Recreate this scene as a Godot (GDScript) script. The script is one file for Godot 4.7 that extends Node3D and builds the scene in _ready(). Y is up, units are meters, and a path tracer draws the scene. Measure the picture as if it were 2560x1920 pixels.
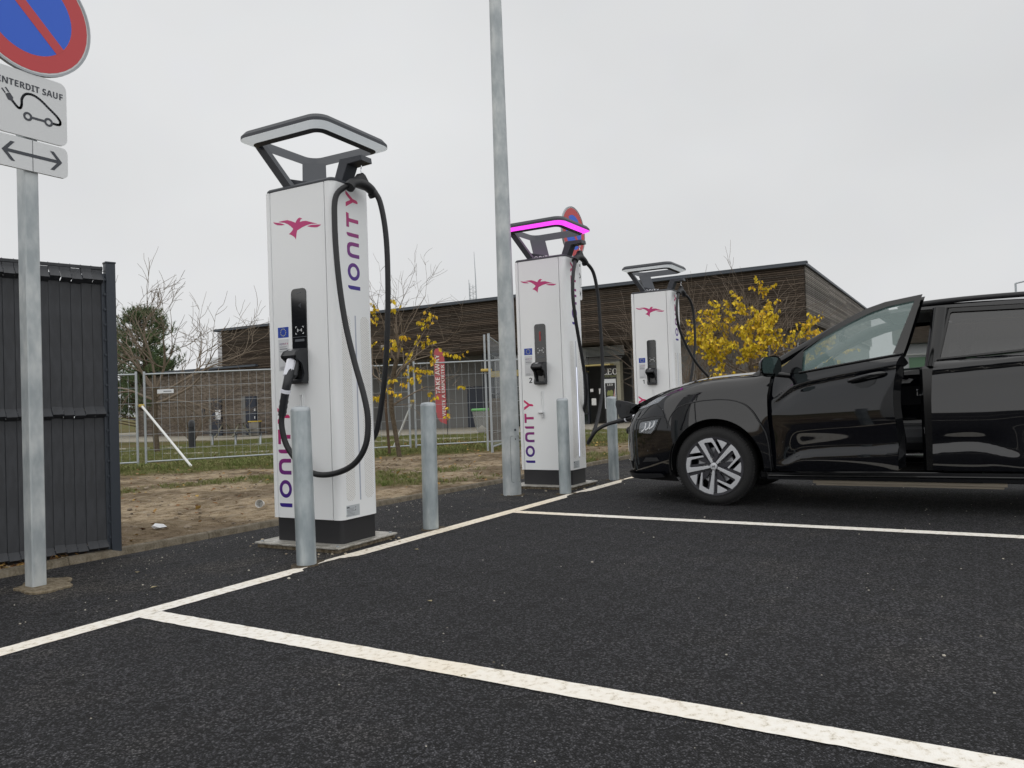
extends Node3D
# Charging bays beside a timber-clad service building, overcast morning.
# World: +X runs along the parking bays (away from the chargers), -Z along the row of chargers.

var M := {}
var rng := RandomNumberGenerator.new()
var taken := {}

# ------------------------------------------------------------------ naming helpers
func numbered(n: String) -> String:
	if not taken.has(n):
		taken[n] = 0
		return n
	taken[n] += 1
	return "%s_%03d" % [n, taken[n]]

func tag(o: Node, label := "", category := "", group := "", kind := "") -> Node:
	if label: o.set_meta("label", label)
	if category: o.set_meta("category", category)
	if group: o.set_meta("group", group)
	if kind: o.set_meta("kind", kind)
	return o

func thing(called: String, label: String, category: String, at := Vector3.ZERO, turn := 0.0, group := "") -> Node3D:
	var o := Node3D.new()
	o.name = numbered(called)
	add_child(o)
	o.position = at
	o.rotation.y = turn
	tag(o, label, category, group)
	return o

func obj(called: String, st, m, parent: Node = null) -> MeshInstance3D:
	var mi := MeshInstance3D.new()
	mi.mesh = st.commit() if st is SurfaceTool else st
	mi.material_override = m
	if parent == null or parent == self:
		mi.name = numbered(called)
		add_child(mi)
	else:
		mi.name = called
		parent.add_child(mi, true)
	return mi

func struct_(called: String, st, m, parent: Node = null) -> MeshInstance3D:
	var o := obj(called, st, m, parent)
	if parent == null: o.set_meta("kind", "structure")
	return o

# ------------------------------------------------------------------ shape helpers
func S() -> SurfaceTool:
	var st := SurfaceTool.new()
	st.begin(Mesh.PRIMITIVE_TRIANGLES)
	return st

func trin(st: SurfaceTool, a: Vector3, b: Vector3, c: Vector3, na: Vector3, nb: Vector3, nc: Vector3) -> void:
	if (b - a).cross(c - a).dot(na + nb + nc) > 0.0:
		st.set_normal(na); st.add_vertex(a); st.set_normal(nc); st.add_vertex(c); st.set_normal(nb); st.add_vertex(b)
	else:
		st.set_normal(na); st.add_vertex(a); st.set_normal(nb); st.add_vertex(b); st.set_normal(nc); st.add_vertex(c)

func tri(st: SurfaceTool, a: Vector3, b: Vector3, c: Vector3, out: Vector3) -> void:
	var n := (b - a).cross(c - a).normalized()
	if n.dot(out) < 0.0: n = -n
	trin(st, a, b, c, n, n, n)

func quad(st: SurfaceTool, a: Vector3, b: Vector3, c: Vector3, d: Vector3, out: Vector3) -> void:
	tri(st, a, b, c, out)
	tri(st, a, c, d, out)

# box with optional chamfer; bs is its orientation
func box(st: SurfaceTool, c: Vector3, s: Vector3, ch := 0.0, bs := Basis.IDENTITY) -> void:
	var h := s * 0.5
	if ch <= 0.0:
		for ax in 3:
			var u := Vector3.ZERO; u[(ax + 1) % 3] = h[(ax + 1) % 3]
			var v := Vector3.ZERO; v[(ax + 2) % 3] = h[(ax + 2) % 3]
			for sg in [-1.0, 1.0]:
				var n := Vector3.ZERO; n[ax] = sg
				var o := n * h[ax]
				quad(st, c + bs * (o - u - v), c + bs * (o + u - v), c + bs * (o + u + v), c + bs * (o - u + v), bs * n)
		return
	var k := h - Vector3(ch, ch, ch)
	for ax in 3:
		var a1 := (ax + 1) % 3
		var a2 := (ax + 2) % 3
		var u := Vector3.ZERO; u[a1] = k[a1]
		var v := Vector3.ZERO; v[a2] = k[a2]
		for sg in [-1.0, 1.0]:
			var n := Vector3.ZERO; n[ax] = sg
			var o := n * h[ax]
			quad(st, c + bs * (o - u - v), c + bs * (o + u - v), c + bs * (o + u + v), c + bs * (o - u + v), bs * n)
			for s2 in [-1.0, 1.0]:   # edge between ax and a1
				var e1 := Vector3.ZERO; e1[ax] = sg * h[ax]; e1[a1] = s2 * k[a1]
				var e2 := Vector3.ZERO; e2[ax] = sg * k[ax]; e2[a1] = s2 * h[a1]
				var nn := Vector3.ZERO; nn[ax] = sg; nn[a1] = s2
				quad(st, c + bs * (e1 - v), c + bs * (e1 + v), c + bs * (e2 + v), c + bs * (e2 - v), bs * nn)
	for sx in [-1.0, 1.0]:
		for sy in [-1.0, 1.0]:
			for sz in [-1.0, 1.0]:
				var q := Vector3(sx, sy, sz)
				tri(st, c + bs * (q * Vector3(h.x, k.y, k.z)), c + bs * (q * Vector3(k.x, h.y, k.z)), c + bs * (q * Vector3(k.x, k.y, h.z)), bs * q)

func smooth_path(pts: Array, n := 6) -> Array:
	var out := []
	for i in pts.size() - 1:
		var p0: Vector3 = pts[max(i - 1, 0)]
		var p1: Vector3 = pts[i]
		var p2: Vector3 = pts[i + 1]
		var p3: Vector3 = pts[min(i + 2, pts.size() - 1)]
		for k in n: out.append(p1.cubic_interpolate(p2, p0, p3, float(k) / n))
	out.append(pts[-1])
	return out

func tube(st: SurfaceTool, pts: Array, r, sides := 10, caps := true, smooth_n := true) -> void:
	var n := pts.size()
	var up := Vector3.UP
	var rings := []
	var norms := []
	var t0: Vector3 = (pts[1] - pts[0]).normalized()
	if absf(t0.dot(up)) > 0.95: up = Vector3.RIGHT
	var u := t0.cross(up).normalized()
	for i in n:
		var t: Vector3 = ((pts[min(i + 1, n - 1)] - pts[max(i - 1, 0)]) as Vector3).normalized()
		u = (u - t * u.dot(t)).normalized()
		var v := t.cross(u)
		var rr: float = r[i] if r is Array else r
		var ring := []
		var nn := []
		for k in sides:
			var a := TAU * k / sides
			var d := u * cos(a) + v * sin(a)
			ring.append(pts[i] + d * rr); nn.append(d)
		rings.append(ring); norms.append(nn)
	for i in n - 1:
		for k in sides:
			var k2 := (k + 1) % sides
			if smooth_n:
				trin(st, rings[i][k], rings[i][k2], rings[i + 1][k2], norms[i][k], norms[i][k2], norms[i + 1][k2])
				trin(st, rings[i][k], rings[i + 1][k2], rings[i + 1][k], norms[i][k], norms[i + 1][k2], norms[i + 1][k])
			else:
				quad(st, rings[i][k], rings[i][k2], rings[i + 1][k2], rings[i + 1][k], norms[i][k] + norms[i][k2])
	if caps:
		for e in [0, n - 1]:
			var t: Vector3 = (pts[0] - pts[1]) if e == 0 else (pts[n - 1] - pts[n - 2])
			for k in range(1, sides - 1): tri(st, rings[e][0], rings[e][k], rings[e][k + 1], t)

# profile of Vector2(radius, height) turned round the local y axis
func lathe(st: SurfaceTool, prof: Array, n := 24, xf := Transform3D.IDENTITY, sharp := 0.6) -> void:
	for i in prof.size() - 1:
		var a: Vector2 = prof[i]
		var b: Vector2 = prof[i + 1]
		if a.distance_to(b) < 1e-6: continue
		var nf := Vector2((b - a).y, -(b - a).x).normalized()
		var na := nf
		var nb := nf
		if i > 0:
			var p: Vector2 = prof[i - 1]
			var np := Vector2((a - p).y, -(a - p).x).normalized()
			if np.dot(nf) > sharp: na = (np + nf).normalized()
		if i < prof.size() - 2:
			var q: Vector2 = prof[i + 2]
			var nq := Vector2((q - b).y, -(q - b).x).normalized()
			if nq.dot(nf) > sharp: nb = (nq + nf).normalized()
		for k in n:
			var a0 := TAU * k / n
			var a1 := TAU * (k + 1) / n
			var c0 := Vector3(cos(a0), 0, sin(a0))
			var c1 := Vector3(cos(a1), 0, sin(a1))
			var Y := Vector3.UP
			var p00 := xf * (c0 * a.x + Y * a.y)
			var p10 := xf * (c1 * a.x + Y * a.y)
			var p01 := xf * (c0 * b.x + Y * b.y)
			var p11 := xf * (c1 * b.x + Y * b.y)
			var n00 := xf.basis * (c0 * na.x + Y * na.y)
			var n10 := xf.basis * (c1 * na.x + Y * na.y)
			var n01 := xf.basis * (c0 * nb.x + Y * nb.y)
			var n11 := xf.basis * (c1 * nb.x + Y * nb.y)
			if a.x > 1e-5: trin(st, p00, p10, p11, n00, n10, n11)
			if b.x > 1e-5: trin(st, p00, p11, p01, n00, n11, n01)

func rrect(x0: float, y0: float, x1: float, y1: float, r: float, n := 5) -> PackedVector2Array:
	var o := PackedVector2Array()
	for c in [[x1 - r, y1 - r, 0.0], [x0 + r, y1 - r, PI / 2], [x0 + r, y0 + r, PI], [x1 - r, y0 + r, PI * 1.5]]:
		for k in n + 1:
			var a: float = c[2] + PI / 2 * k / n
			o.append(Vector2(c[0] + cos(a) * r, c[1] + sin(a) * r))
	return o

func ellipse(cx: float, cy: float, rx: float, ry: float, n := 32) -> PackedVector2Array:
	var o := PackedVector2Array()
	for k in n: o.append(Vector2(cx + cos(TAU * k / n) * rx, cy + sin(TAU * k / n) * ry))
	return o

func area2(p: PackedVector2Array) -> float:
	var s := 0.0
	for i in p.size(): s += p[i].cross(p[(i + 1) % p.size()])
	return s * 0.5

# flat polygon in the xy plane of xf
func sheet(st: SurfaceTool, poly: PackedVector2Array, xf: Transform3D, colour = null) -> void:
	var ix := Geometry2D.triangulate_polygon(poly)
	var n := xf.basis.z
	for i in range(0, ix.size(), 3):
		if colour != null: st.set_color(colour)
		tri(st, xf * Vector3(poly[ix[i]].x, poly[ix[i]].y, 0), xf * Vector3(poly[ix[i + 1]].x, poly[ix[i + 1]].y, 0), xf * Vector3(poly[ix[i + 2]].x, poly[ix[i + 2]].y, 0), n)

# polygon in the xy plane of xf pushed from z0 to z1, sides smooth where they turn gently, with a chamfer ch at z1
func prism(st: SurfaceTool, poly: PackedVector2Array, z0: float, z1: float, xf: Transform3D, ch := 0.0, back := true) -> void:
	var pg := poly.duplicate()
	if area2(pg) < 0.0: pg.reverse()
	var n := pg.size()
	var en := []
	for i in n:
		var e := pg[(i + 1) % n] - pg[i]
		en.append(Vector2(e.y, -e.x).normalized())
	var top := pg
	if ch > 0.0:
		top = PackedVector2Array()
		for i in n:
			var m: Vector2 = (en[i] + en[(i + n - 1) % n]) * 0.5
			top.append(pg[i] - m / maxf(m.length_squared(), 0.25) * ch)
	var ix := Geometry2D.triangulate_polygon(top)
	var bz := xf.basis.z
	for i in range(0, ix.size(), 3):
		var a := top[ix[i]]; var b := top[ix[i + 1]]; var c := top[ix[i + 2]]
		tri(st, xf * Vector3(a.x, a.y, z1), xf * Vector3(b.x, b.y, z1), xf * Vector3(c.x, c.y, z1), bz * signf(z1 - z0))
	if back:
		var ib := Geometry2D.triangulate_polygon(pg)
		for i in range(0, ib.size(), 3):
			var a := pg[ib[i]]; var b := pg[ib[i + 1]]; var c := pg[ib[i + 2]]
			tri(st, xf * Vector3(a.x, a.y, z0), xf * Vector3(b.x, b.y, z0), xf * Vector3(c.x, c.y, z0), -bz * signf(z1 - z0))
	var zc := z1 - ch * signf(z1 - z0)
	for i in n:
		var j := (i + 1) % n
		var ni: Vector2 = en[i]
		var pv: Vector2 = en[(i + n - 1) % n]
		var nx: Vector2 = en[j]
		var na2: Vector2 = (ni + pv).normalized() if ni.dot(pv) > 0.8 else ni
		var nb2: Vector2 = (ni + nx).normalized() if ni.dot(nx) > 0.8 else ni
		var na := xf.basis * Vector3(na2.x, na2.y, 0)
		var nb := xf.basis * Vector3(nb2.x, nb2.y, 0)
		var a := xf * Vector3(pg[i].x, pg[i].y, z0); var b := xf * Vector3(pg[j].x, pg[j].y, z0)
		var c := xf * Vector3(pg[j].x, pg[j].y, zc); var d := xf * Vector3(pg[i].x, pg[i].y, zc)
		trin(st, a, b, c, na, nb, nb); trin(st, a, c, d, na, nb, na)
		if ch > 0.0:
			var e := xf * Vector3(top[j].x, top[j].y, z1); var f := xf * Vector3(top[i].x, top[i].y, z1)
			var zz := bz * signf(z1 - z0)
			trin(st, d, c, e, (na + zz).normalized(), (nb + zz).normalized(), (nb + zz).normalized())
			trin(st, d, e, f, (na + zz).normalized(), (nb + zz).normalized(), (na + zz).normalized())

func text_obj(called: String, s: String, h: float, m, parent: Node, xf: Transform3D, font := "Droid Sans", weight := 700, depth := 0.002) -> MeshInstance3D:
	var t := TextMesh.new()
	t.text = s
	var f := SystemFont.new()
	f.font_names = PackedStringArray([font]); f.font_weight = weight
	t.font = f
	t.font_size = 64
	t.pixel_size = h / 46.0
	t.depth = depth
	t.curve_step = 1.0
	var o := obj(called, t, m, parent)
	o.transform = xf
	return o

func X(o: Vector3, x: Vector3, y: Vector3) -> Transform3D:
	return Transform3D(Basis(x.normalized(), y.normalized(), x.cross(y).normalized()), o)

# ------------------------------------------------------------------ materials
func lin(c: Color) -> Color: return c.srgb_to_linear()

func mat(col: Color, rough := 0.6, metal := 0.0, spec := 0.5) -> StandardMaterial3D:
	var m := StandardMaterial3D.new()
	m.albedo_color = col; m.roughness = rough; m.metallic = metal; m.metallic_specular = spec
	return m

func tex(img: Image) -> ImageTexture:
	img.generate_mipmaps()
	return ImageTexture.create_from_image(img)

func noise_img(w: int, freq: float, oct: int, sd: int, type := FastNoiseLite.TYPE_SIMPLEX_SMOOTH) -> Image:
	var f := FastNoiseLite.new()
	f.noise_type = type; f.seed = sd; f.frequency = freq; f.fractal_octaves = oct
	if type == FastNoiseLite.TYPE_CELLULAR: f.cellular_return_type = FastNoiseLite.RETURN_CELL_VALUE
	var im := f.get_seamless_image(w, w)
	im.convert(Image.FORMAT_L8)
	return im

# a picture that runs through the colours of a ramp by the mean of several noises
func ramp_img(w: int, layers: Array, cols: Array, offs: Array) -> Image:
	var g := Gradient.new()
	g.colors = PackedColorArray(cols); g.offsets = PackedFloat32Array(offs)
	var lut := PackedByteArray()
	for i in 256:
		var c := g.sample(i / 255.0)
		lut.append(c.r8); lut.append(c.g8); lut.append(c.b8)
	var data := []
	var wt := []
	for l in layers:
		data.append((l[0] as Image).get_data()); wt.append(l[1])
	var out := PackedByteArray()
	out.resize(w * w * 3)
	for i in w * w:
		var v := 0.0
		for j in data.size(): v += data[j][i] * wt[j]
		var q := clampi(int(v), 0, 255) * 3
		out[i * 3] = lut[q]; out[i * 3 + 1] = lut[q + 1]; out[i * 3 + 2] = lut[q + 2]
	return Image.create_from_data(w, w, false, Image.FORMAT_RGB8, out)

func tri_mat(m: StandardMaterial3D, img: Image, scale: Vector3, height: Image = null, hs := 0.0, world := false) -> StandardMaterial3D:
	m.albedo_texture = tex(img)
	m.uv1_triplanar = true
	m.uv1_world_triplanar = world
	m.uv1_scale = scale
	if height != null:
		m.heightmap_enabled = true
		m.heightmap_texture = tex(height)
		m.heightmap_scale = hs
	return m

func make_materials() -> void:
	var W := Color.WHITE
	# asphalt: dark binder round dense grey chippings
	var w := 1024
	var cf := FastNoiseLite.new()
	cf.noise_type = FastNoiseLite.TYPE_CELLULAR; cf.seed = 4; cf.frequency = 0.062; cf.fractal_type = FastNoiseLite.FRACTAL_NONE
	cf.cellular_return_type = FastNoiseLite.RETURN_DISTANCE2_SUB
	var stone := cf.get_seamless_image(w, w); stone.convert(Image.FORMAT_L8)
	cf.cellular_return_type = FastNoiseLite.RETURN_CELL_VALUE
	var cell := cf.get_seamless_image(w, w); cell.convert(Image.FORMAT_L8)
	var fine := noise_img(w, 0.09, 3, 9)
	var broad := noise_img(w, 0.006, 4, 12)
	var asp := ramp_img(w, [[stone, 0.36], [cell, 0.36], [fine, 0.20], [broad, 0.08]],
		[Color8(26, 26, 28), Color8(58, 58, 62), Color8(98, 98, 103), Color8(136, 136, 141), Color8(176, 176, 178)], [0.27, 0.39, 0.49, 0.59, 0.76])
	var hgt := ramp_img(w, [[stone, 0.75], [cell, 0.15], [fine, 0.10]], [Color.BLACK, Color8(200, 200, 200), W], [0.05, 0.5, 0.9])
	M.asphalt = tri_mat(mat(W, 0.82, 0.0, 0.45), asp, Vector3(2.0, 2.0, 2.0), hgt, 2.0, true)
	M.asphalt.vertex_color_use_as_albedo = true
	# road paint: cream white, worn, stones showing in relief
	var pn := noise_img(512, 0.03, 5, 21)
	var pf := noise_img(512, 0.18, 2, 22)
	M.paint = tri_mat(mat(W, 0.75), ramp_img(512, [[pn, 0.7], [pf, 0.3]], [Color8(176, 168, 154), Color8(220, 214, 202), Color8(232, 228, 220), Color8(238, 236, 230)], [0.18, 0.32, 0.46, 0.9]), Vector3(1.6, 1.6, 1.6), pf, 0.1, true)
	M.paint.vertex_color_use_as_albedo = true
	# galvanised steel
	var gn := noise_img(512, 0.012, 4, 31)
	var gf := noise_img(512, 0.07, 3, 32)
	var gal := ramp_img(512, [[gn, 0.8], [gf, 0.2]], [Color8(156, 163, 166), Color8(171, 177, 179), Color8(183, 188, 189), Color8(198, 202, 201)], [0.25, 0.45, 0.6, 0.85])
	M.galv = tri_mat(mat(W, 0.5, 0.25, 0.5), gal, Vector3(0.9, 0.45, 0.9))
	M.galv_dark = tri_mat(mat(Color(0.97, 0.99, 1.0), 0.36, 0.22, 0.6), gal, Vector3(1.6, 0.5, 1.6))
	M.galv_thin = mat(Color8(168, 174, 178), 0.45, 0.5)
	M.steel = tri_mat(mat(Color8(205, 203, 198), 0.45, 0.35), ramp_img(512, [[gn, 0.5], [gf, 0.5]], [Color8(170, 168, 160), Color8(215, 213, 208), W], [0.25, 0.5, 0.8]), Vector3(2, 2, 2))
	# charger
	M.white = mat(Color8(235, 237, 238), 0.36)
	M.seam = mat(Color8(62, 63, 66), 0.6)
	M.plinth = mat(Color8(33, 33, 36), 0.55)
	M.dark = mat(Color8(58, 61, 67), 0.5, 0.2)
	M.gloss_black = mat(Color8(14, 16, 20), 0.12, 0.0, 0.6)
	M.plastic_black = mat(Color8(34, 36, 40), 0.42)
	M.rubber = mat(Color8(27, 28, 31), 0.55)
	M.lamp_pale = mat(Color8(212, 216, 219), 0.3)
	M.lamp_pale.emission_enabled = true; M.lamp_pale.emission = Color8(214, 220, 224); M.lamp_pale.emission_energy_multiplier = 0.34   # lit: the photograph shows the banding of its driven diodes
	M.grey_print = mat(Color8(150, 152, 156), 0.6)
	M.icon = mat(Color8(222, 224, 226), 0.5)
	M.dim_icon = mat(Color8(84, 88, 94), 0.5)
	M.silver = mat(Color8(200, 202, 204), 0.32, 0.6)
	M.strip_off = mat(Color8(172, 176, 190), 0.35)
	M.bird = mat(Color8(190, 52, 116), 0.5)
	M.eu = mat(Color8(24, 62, 158), 0.45)
	M.eu_star = mat(Color8(214, 208, 120), 0.5)
	M.info = mat(Color8(205, 207, 210), 0.4)
	M.info_text = mat(Color8(128, 130, 136), 0.6)
	M.conn_white = mat(Color8(226, 228, 236), 0.35)
	M.print = mat(W, 0.5); M.print.vertex_color_use_as_albedo = true
	M.rating = mat(Color8(190, 196, 200), 0.4, 0.2)
	var mg := mat(Color8(250, 110, 245), 0.4)
	mg.emission_enabled = true; mg.emission = Color8(255, 70, 245); mg.emission_energy_multiplier = 0.85
	M.magenta = mg
	var ws := mat(Color8(230, 235, 255), 0.4)
	ws.emission_enabled = true; ws.emission = Color8(225, 232, 255); ws.emission_energy_multiplier = 0.95
	M.white_strip = ws
	# perforated sheet: small round holes in staggered rows
	var ds := Image.create_empty(64, 64, false, Image.FORMAT_RGB8)
	ds.fill(Color8(237, 237, 235))
	for y in 64:
		for x in 64:
			for c in [Vector2(16, 16), Vector2(48, 48), Vector2(-16, 48), Vector2(80, 16), Vector2(48, -16), Vector2(16, 80)]:
				if Vector2(x + 0.5, y + 0.5).distance_to(c) < 9.5: ds.set_pixel(x, y, Color8(98, 99, 102))
	M.perf = tri_mat(mat(W, 0.45), ds, Vector3(62, 62, 62))
	# signs
	M.sign_blue = mat(Color8(28, 92, 208), 0.45)
	M.sign_red = mat(Color8(192, 58, 62), 0.45)
	M.sign_white = mat(Color8(214, 216, 217), 0.42)
	M.sign_ink = mat(Color8(58, 62, 70), 0.5)
	M.sign_edge = mat(Color8(150, 154, 158), 0.4, 0.4)
	M.sign_back = mat(Color8(96, 100, 106), 0.5, 0.3)
	# anthracite screen fence
	var fnz := noise_img(256, 0.05, 4, 51)
	M.anthracite = tri_mat(mat(Color8(58, 60, 64), 0.6, 0.0), ramp_img(256, [[fnz, 1.0]], [Color8(225, 225, 225), W], [0.3, 0.7]), Vector3(1.5, 0.5, 1.5))
	M.anthracite_post = mat(Color8(50, 56, 64), 0.45, 0.2)
	# ground matter
	var dn := noise_img(w, 0.008, 5, 61)
	var df := noise_img(w, 0.05, 4, 62)
	var dirt := ramp_img(w, [[dn, 0.55], [df, 0.45]], [Color8(150, 140, 124), Color8(210, 201, 184), Color8(242, 236, 222), W], [0.22, 0.4, 0.54, 0.8])
	M.soil = tri_mat(mat(W, 0.95, 0.0, 0.2), dirt, Vector3(0.8, 0.8, 0.8), df, 2.0, true)
	M.soil.vertex_color_use_as_albedo = true
	M.concrete = tri_mat(mat(Color8(168, 163, 152), 0.85), ramp_img(512, [[gn, 0.5], [gf, 0.5]], [Color8(190, 186, 176), Color8(228, 226, 220), W], [0.25, 0.5, 0.8]), Vector3(0.9, 0.9, 0.9), gf, 0.4, true)
	M.kerb = tri_mat(mat(Color8(120, 113, 101), 0.9), ramp_img(512, [[gn, 0.5], [gf, 0.5]], [Color8(170, 164, 150), Color8(222, 218, 210), W], [0.25, 0.5, 0.8]), Vector3(1.5, 1.5, 1.5), gf, 0.5, true)
	M.mud = tri_mat(mat(Color8(112, 102, 86), 0.95), ramp_img(512, [[gn, 0.5], [gf, 0.5]], [Color8(130, 120, 104), Color8(222, 216, 205), W], [0.25, 0.5, 0.8]), Vector3(5, 5, 5), gf, 1.0, true)
	M.mortar = tri_mat(mat(Color8(150, 140, 122), 0.95), ramp_img(512, [[gn, 0.5], [gf, 0.5]], [Color8(150, 140, 120), Color8(222, 216, 205), W], [0.25, 0.5, 0.8]), Vector3(4, 4, 4), gf, 0.8, true)
	M.vertex = mat(W, 0.8, 0.0, 0.3); M.vertex.vertex_color_use_as_albedo = true
	M.leaf = mat(W, 0.7, 0.0, 0.25); M.leaf.vertex_color_use_as_albedo = true; M.leaf.backlight = Color(0.35, 0.35, 0.2)
	M.grass = mat(W, 0.8, 0.0, 0.2); M.grass.vertex_color_use_as_albedo = true
	# timber
	var tn := noise_img(512, 0.02, 4, 71)
	var tf := noise_img(512, 0.1, 3, 72)
	for i in 5:
		var base: Color = [Color8(88, 79, 71), Color8(101, 91, 82), Color8(76, 68, 61), Color8(112, 101, 91), Color8(94, 87, 80)][i]
		M["slat%d" % i] = tri_mat(mat(base, 0.85, 0.0, 0.25), ramp_img(512, [[tn, 0.6], [tf, 0.4]], [Color8(150, 146, 142), Color8(215, 212, 208), W], [0.25, 0.5, 0.8]), Vector3(0.25, 3.0, 0.25))
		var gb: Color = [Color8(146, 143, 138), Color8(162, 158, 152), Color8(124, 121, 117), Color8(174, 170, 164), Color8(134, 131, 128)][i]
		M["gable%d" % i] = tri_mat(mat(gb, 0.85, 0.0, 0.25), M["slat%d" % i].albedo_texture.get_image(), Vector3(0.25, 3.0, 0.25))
		var pb: Color = [Color8(124, 115, 106), Color8(132, 123, 114), Color8(116, 107, 98), Color8(138, 130, 121), Color8(120, 112, 105)][i]
		M["plank%d" % i] = tri_mat(mat(pb, 0.85, 0.0, 0.25), M["slat%d" % i].albedo_texture.get_image(), Vector3(0.25, 2.0, 0.25))
	M.timber_back = mat(Color8(84, 75, 67), 0.9)
	M.zinc = mat(Color8(70, 76, 84), 0.5, 0.2)
	M.render_grey = mat(Color8(112, 112, 110), 0.9)
	M.frame_dark = mat(Color8(30, 34, 42), 0.5)
	M.navy_door = mat(Color8(26, 34, 50), 0.4)
	M.beige_trim = mat(Color8(186, 170, 112), 0.6)
	M.stone_trim = mat(Color8(146, 143, 126), 0.85)
	var gl := mat(Color(0.16, 0.2, 0.21, 0.55), 0.04, 0.0, 0.6)
	gl.transparency = BaseMaterial3D.TRANSPARENCY_ALPHA
	M.shop_glass = gl
	M.bark = tri_mat(mat(Color8(112, 101, 86), 0.9), ramp_img(512, [[tn, 0.5], [tf, 0.5]], [Color8(130, 122, 108), Color8(205, 200, 190), W], [0.25, 0.5, 0.8]), Vector3(3, 1.2, 3), tf, 0.8)
	M.twig = mat(Color8(120, 108, 94), 0.9)
	M.twig_red = mat(Color8(118, 106, 94), 0.9)
	M.bark_pine = mat(Color8(84, 68, 54), 0.95)
	M.needle = mat(W, 0.75, 0.0, 0.25); M.needle.vertex_color_use_as_albedo = true
	# car
	var cp := mat(Color8(7, 8, 13), 0.04, 0.0, 0.5)
	cp.clearcoat_enabled = true; cp.clearcoat = 0.35; cp.clearcoat_roughness = 0.02
	M.paint_black = cp
	M.car_plastic = mat(Color8(28, 29, 32), 0.5)
	M.car_gloss = mat(Color8(10, 11, 13), 0.1, 0.0, 0.5)
	var ph := noise_img(256, 0.08, 3, 91)
	M.tyre = tri_mat(mat(Color8(27, 27, 28), 0.8), ramp_img(256, [[ph, 1.0]], [Color8(190, 190, 190), W], [0.3, 0.7]), Vector3(3, 3, 3))
	M.rim_silver = mat(Color8(190, 192, 196), 0.32, 0.35)
	M.rim_dark = mat(Color8(46, 46, 52), 0.4, 0.2)
	M.under = mat(Color8(16, 16, 17), 0.9)
	M.alu = mat(Color8(164, 154, 138), 0.5, 0.3)
	M.seat = mat(Color8(40, 42, 46), 0.8)
	M.trim_in = mat(Color8(52, 55, 58), 0.75)
	M.headliner = mat(Color8(150, 152, 150), 0.9)
	var g1 := mat(Color(0.44, 0.56, 0.55, 0.42), 0.02, 0.0, 1.0); g1.transparency = BaseMaterial3D.TRANSPARENCY_ALPHA  # teal haze of reflected sky is put into the pane colour
	M.glass_sky_haze = g1
	var g2 := mat(Color(0.05, 0.058, 0.066, 0.84), 0.02, 0.0, 1.0); g2.transparency = BaseMaterial3D.TRANSPARENCY_ALPHA
	M.glass_dark = g2
	var g3 := mat(Color(0.85, 0.88, 0.92, 0.25), 0.03, 0.0, 0.6); g3.transparency = BaseMaterial3D.TRANSPARENCY_ALPHA
	M.glass_lamp = g3
	M.mirror = mat(Color8(110, 120, 120), 0.03, 1.0)
	M.lamp_white = mat(Color8(225, 228, 232), 0.25)
	M.red_lamp = mat(Color8(150, 20, 22), 0.2)
	M.chrome = mat(Color8(205, 207, 210), 0.12, 1.0)
	M.flag = mat(Color8(176, 84, 88), 0.8)
	M.flag_text = mat(Color8(226, 218, 214), 0.75)
	M.bin_green = mat(Color8(98, 160, 94), 0.5)
	var bg := mat(Color(0.72, 0.72, 0.70, 0.30), 0.35); bg.transparency = BaseMaterial3D.TRANSPARENCY_ALPHA
	M.bag_clear = bg
	M.bag_yellow = mat(Color8(206, 178, 70), 0.6)
	M.bin_grey = mat(Color8(150, 146, 138), 0.7)
	M.brace = mat(Color8(214, 216, 214), 0.5)
	M.coupler = mat(Color8(196, 172, 92), 0.45, 0.4)
	M.white_plate = mat(Color8(214, 217, 220), 0.5)
	M.poster = mat(Color8(24, 24, 28), 0.4)
	M.poster_white = mat(Color8(222, 222, 220), 0.5)
	M.poster_green = mat(Color8(128, 134, 78), 0.5)
	M.poster_pink = mat(Color8(196, 160, 156), 0.5)
	M.green_panel = mat(Color8(112, 150, 118), 0.5)
	M.van_white = mat(Color8(206, 210, 214), 0.35)

# ------------------------------------------------------------------ ground
var gnoise := FastNoiseLite.new()
var gnoise2 := FastNoiseLite.new()

func kerb_x(z: float) -> float: return -4.81 + 0.053 * (-3.16 - z)

func ground_y(x: float, z: float) -> float:
	var d := maxf(0.0, -5.05 - x)
	return -0.0186 * d if d < 10.5 else -0.195 - 0.0122 * (minf(d, 28.0) - 10.5)

func spans(a: Array) -> Array:      # [[from, to, step], ...] -> coordinates
	var o := []
	for s in a:
		var n := int(round(absf(s[1] - s[0]) / s[2]))
		for i in n: o.append(lerpf(s[0], s[1], float(i) / n))
	o.append(a[-1][1])
	return o

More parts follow.
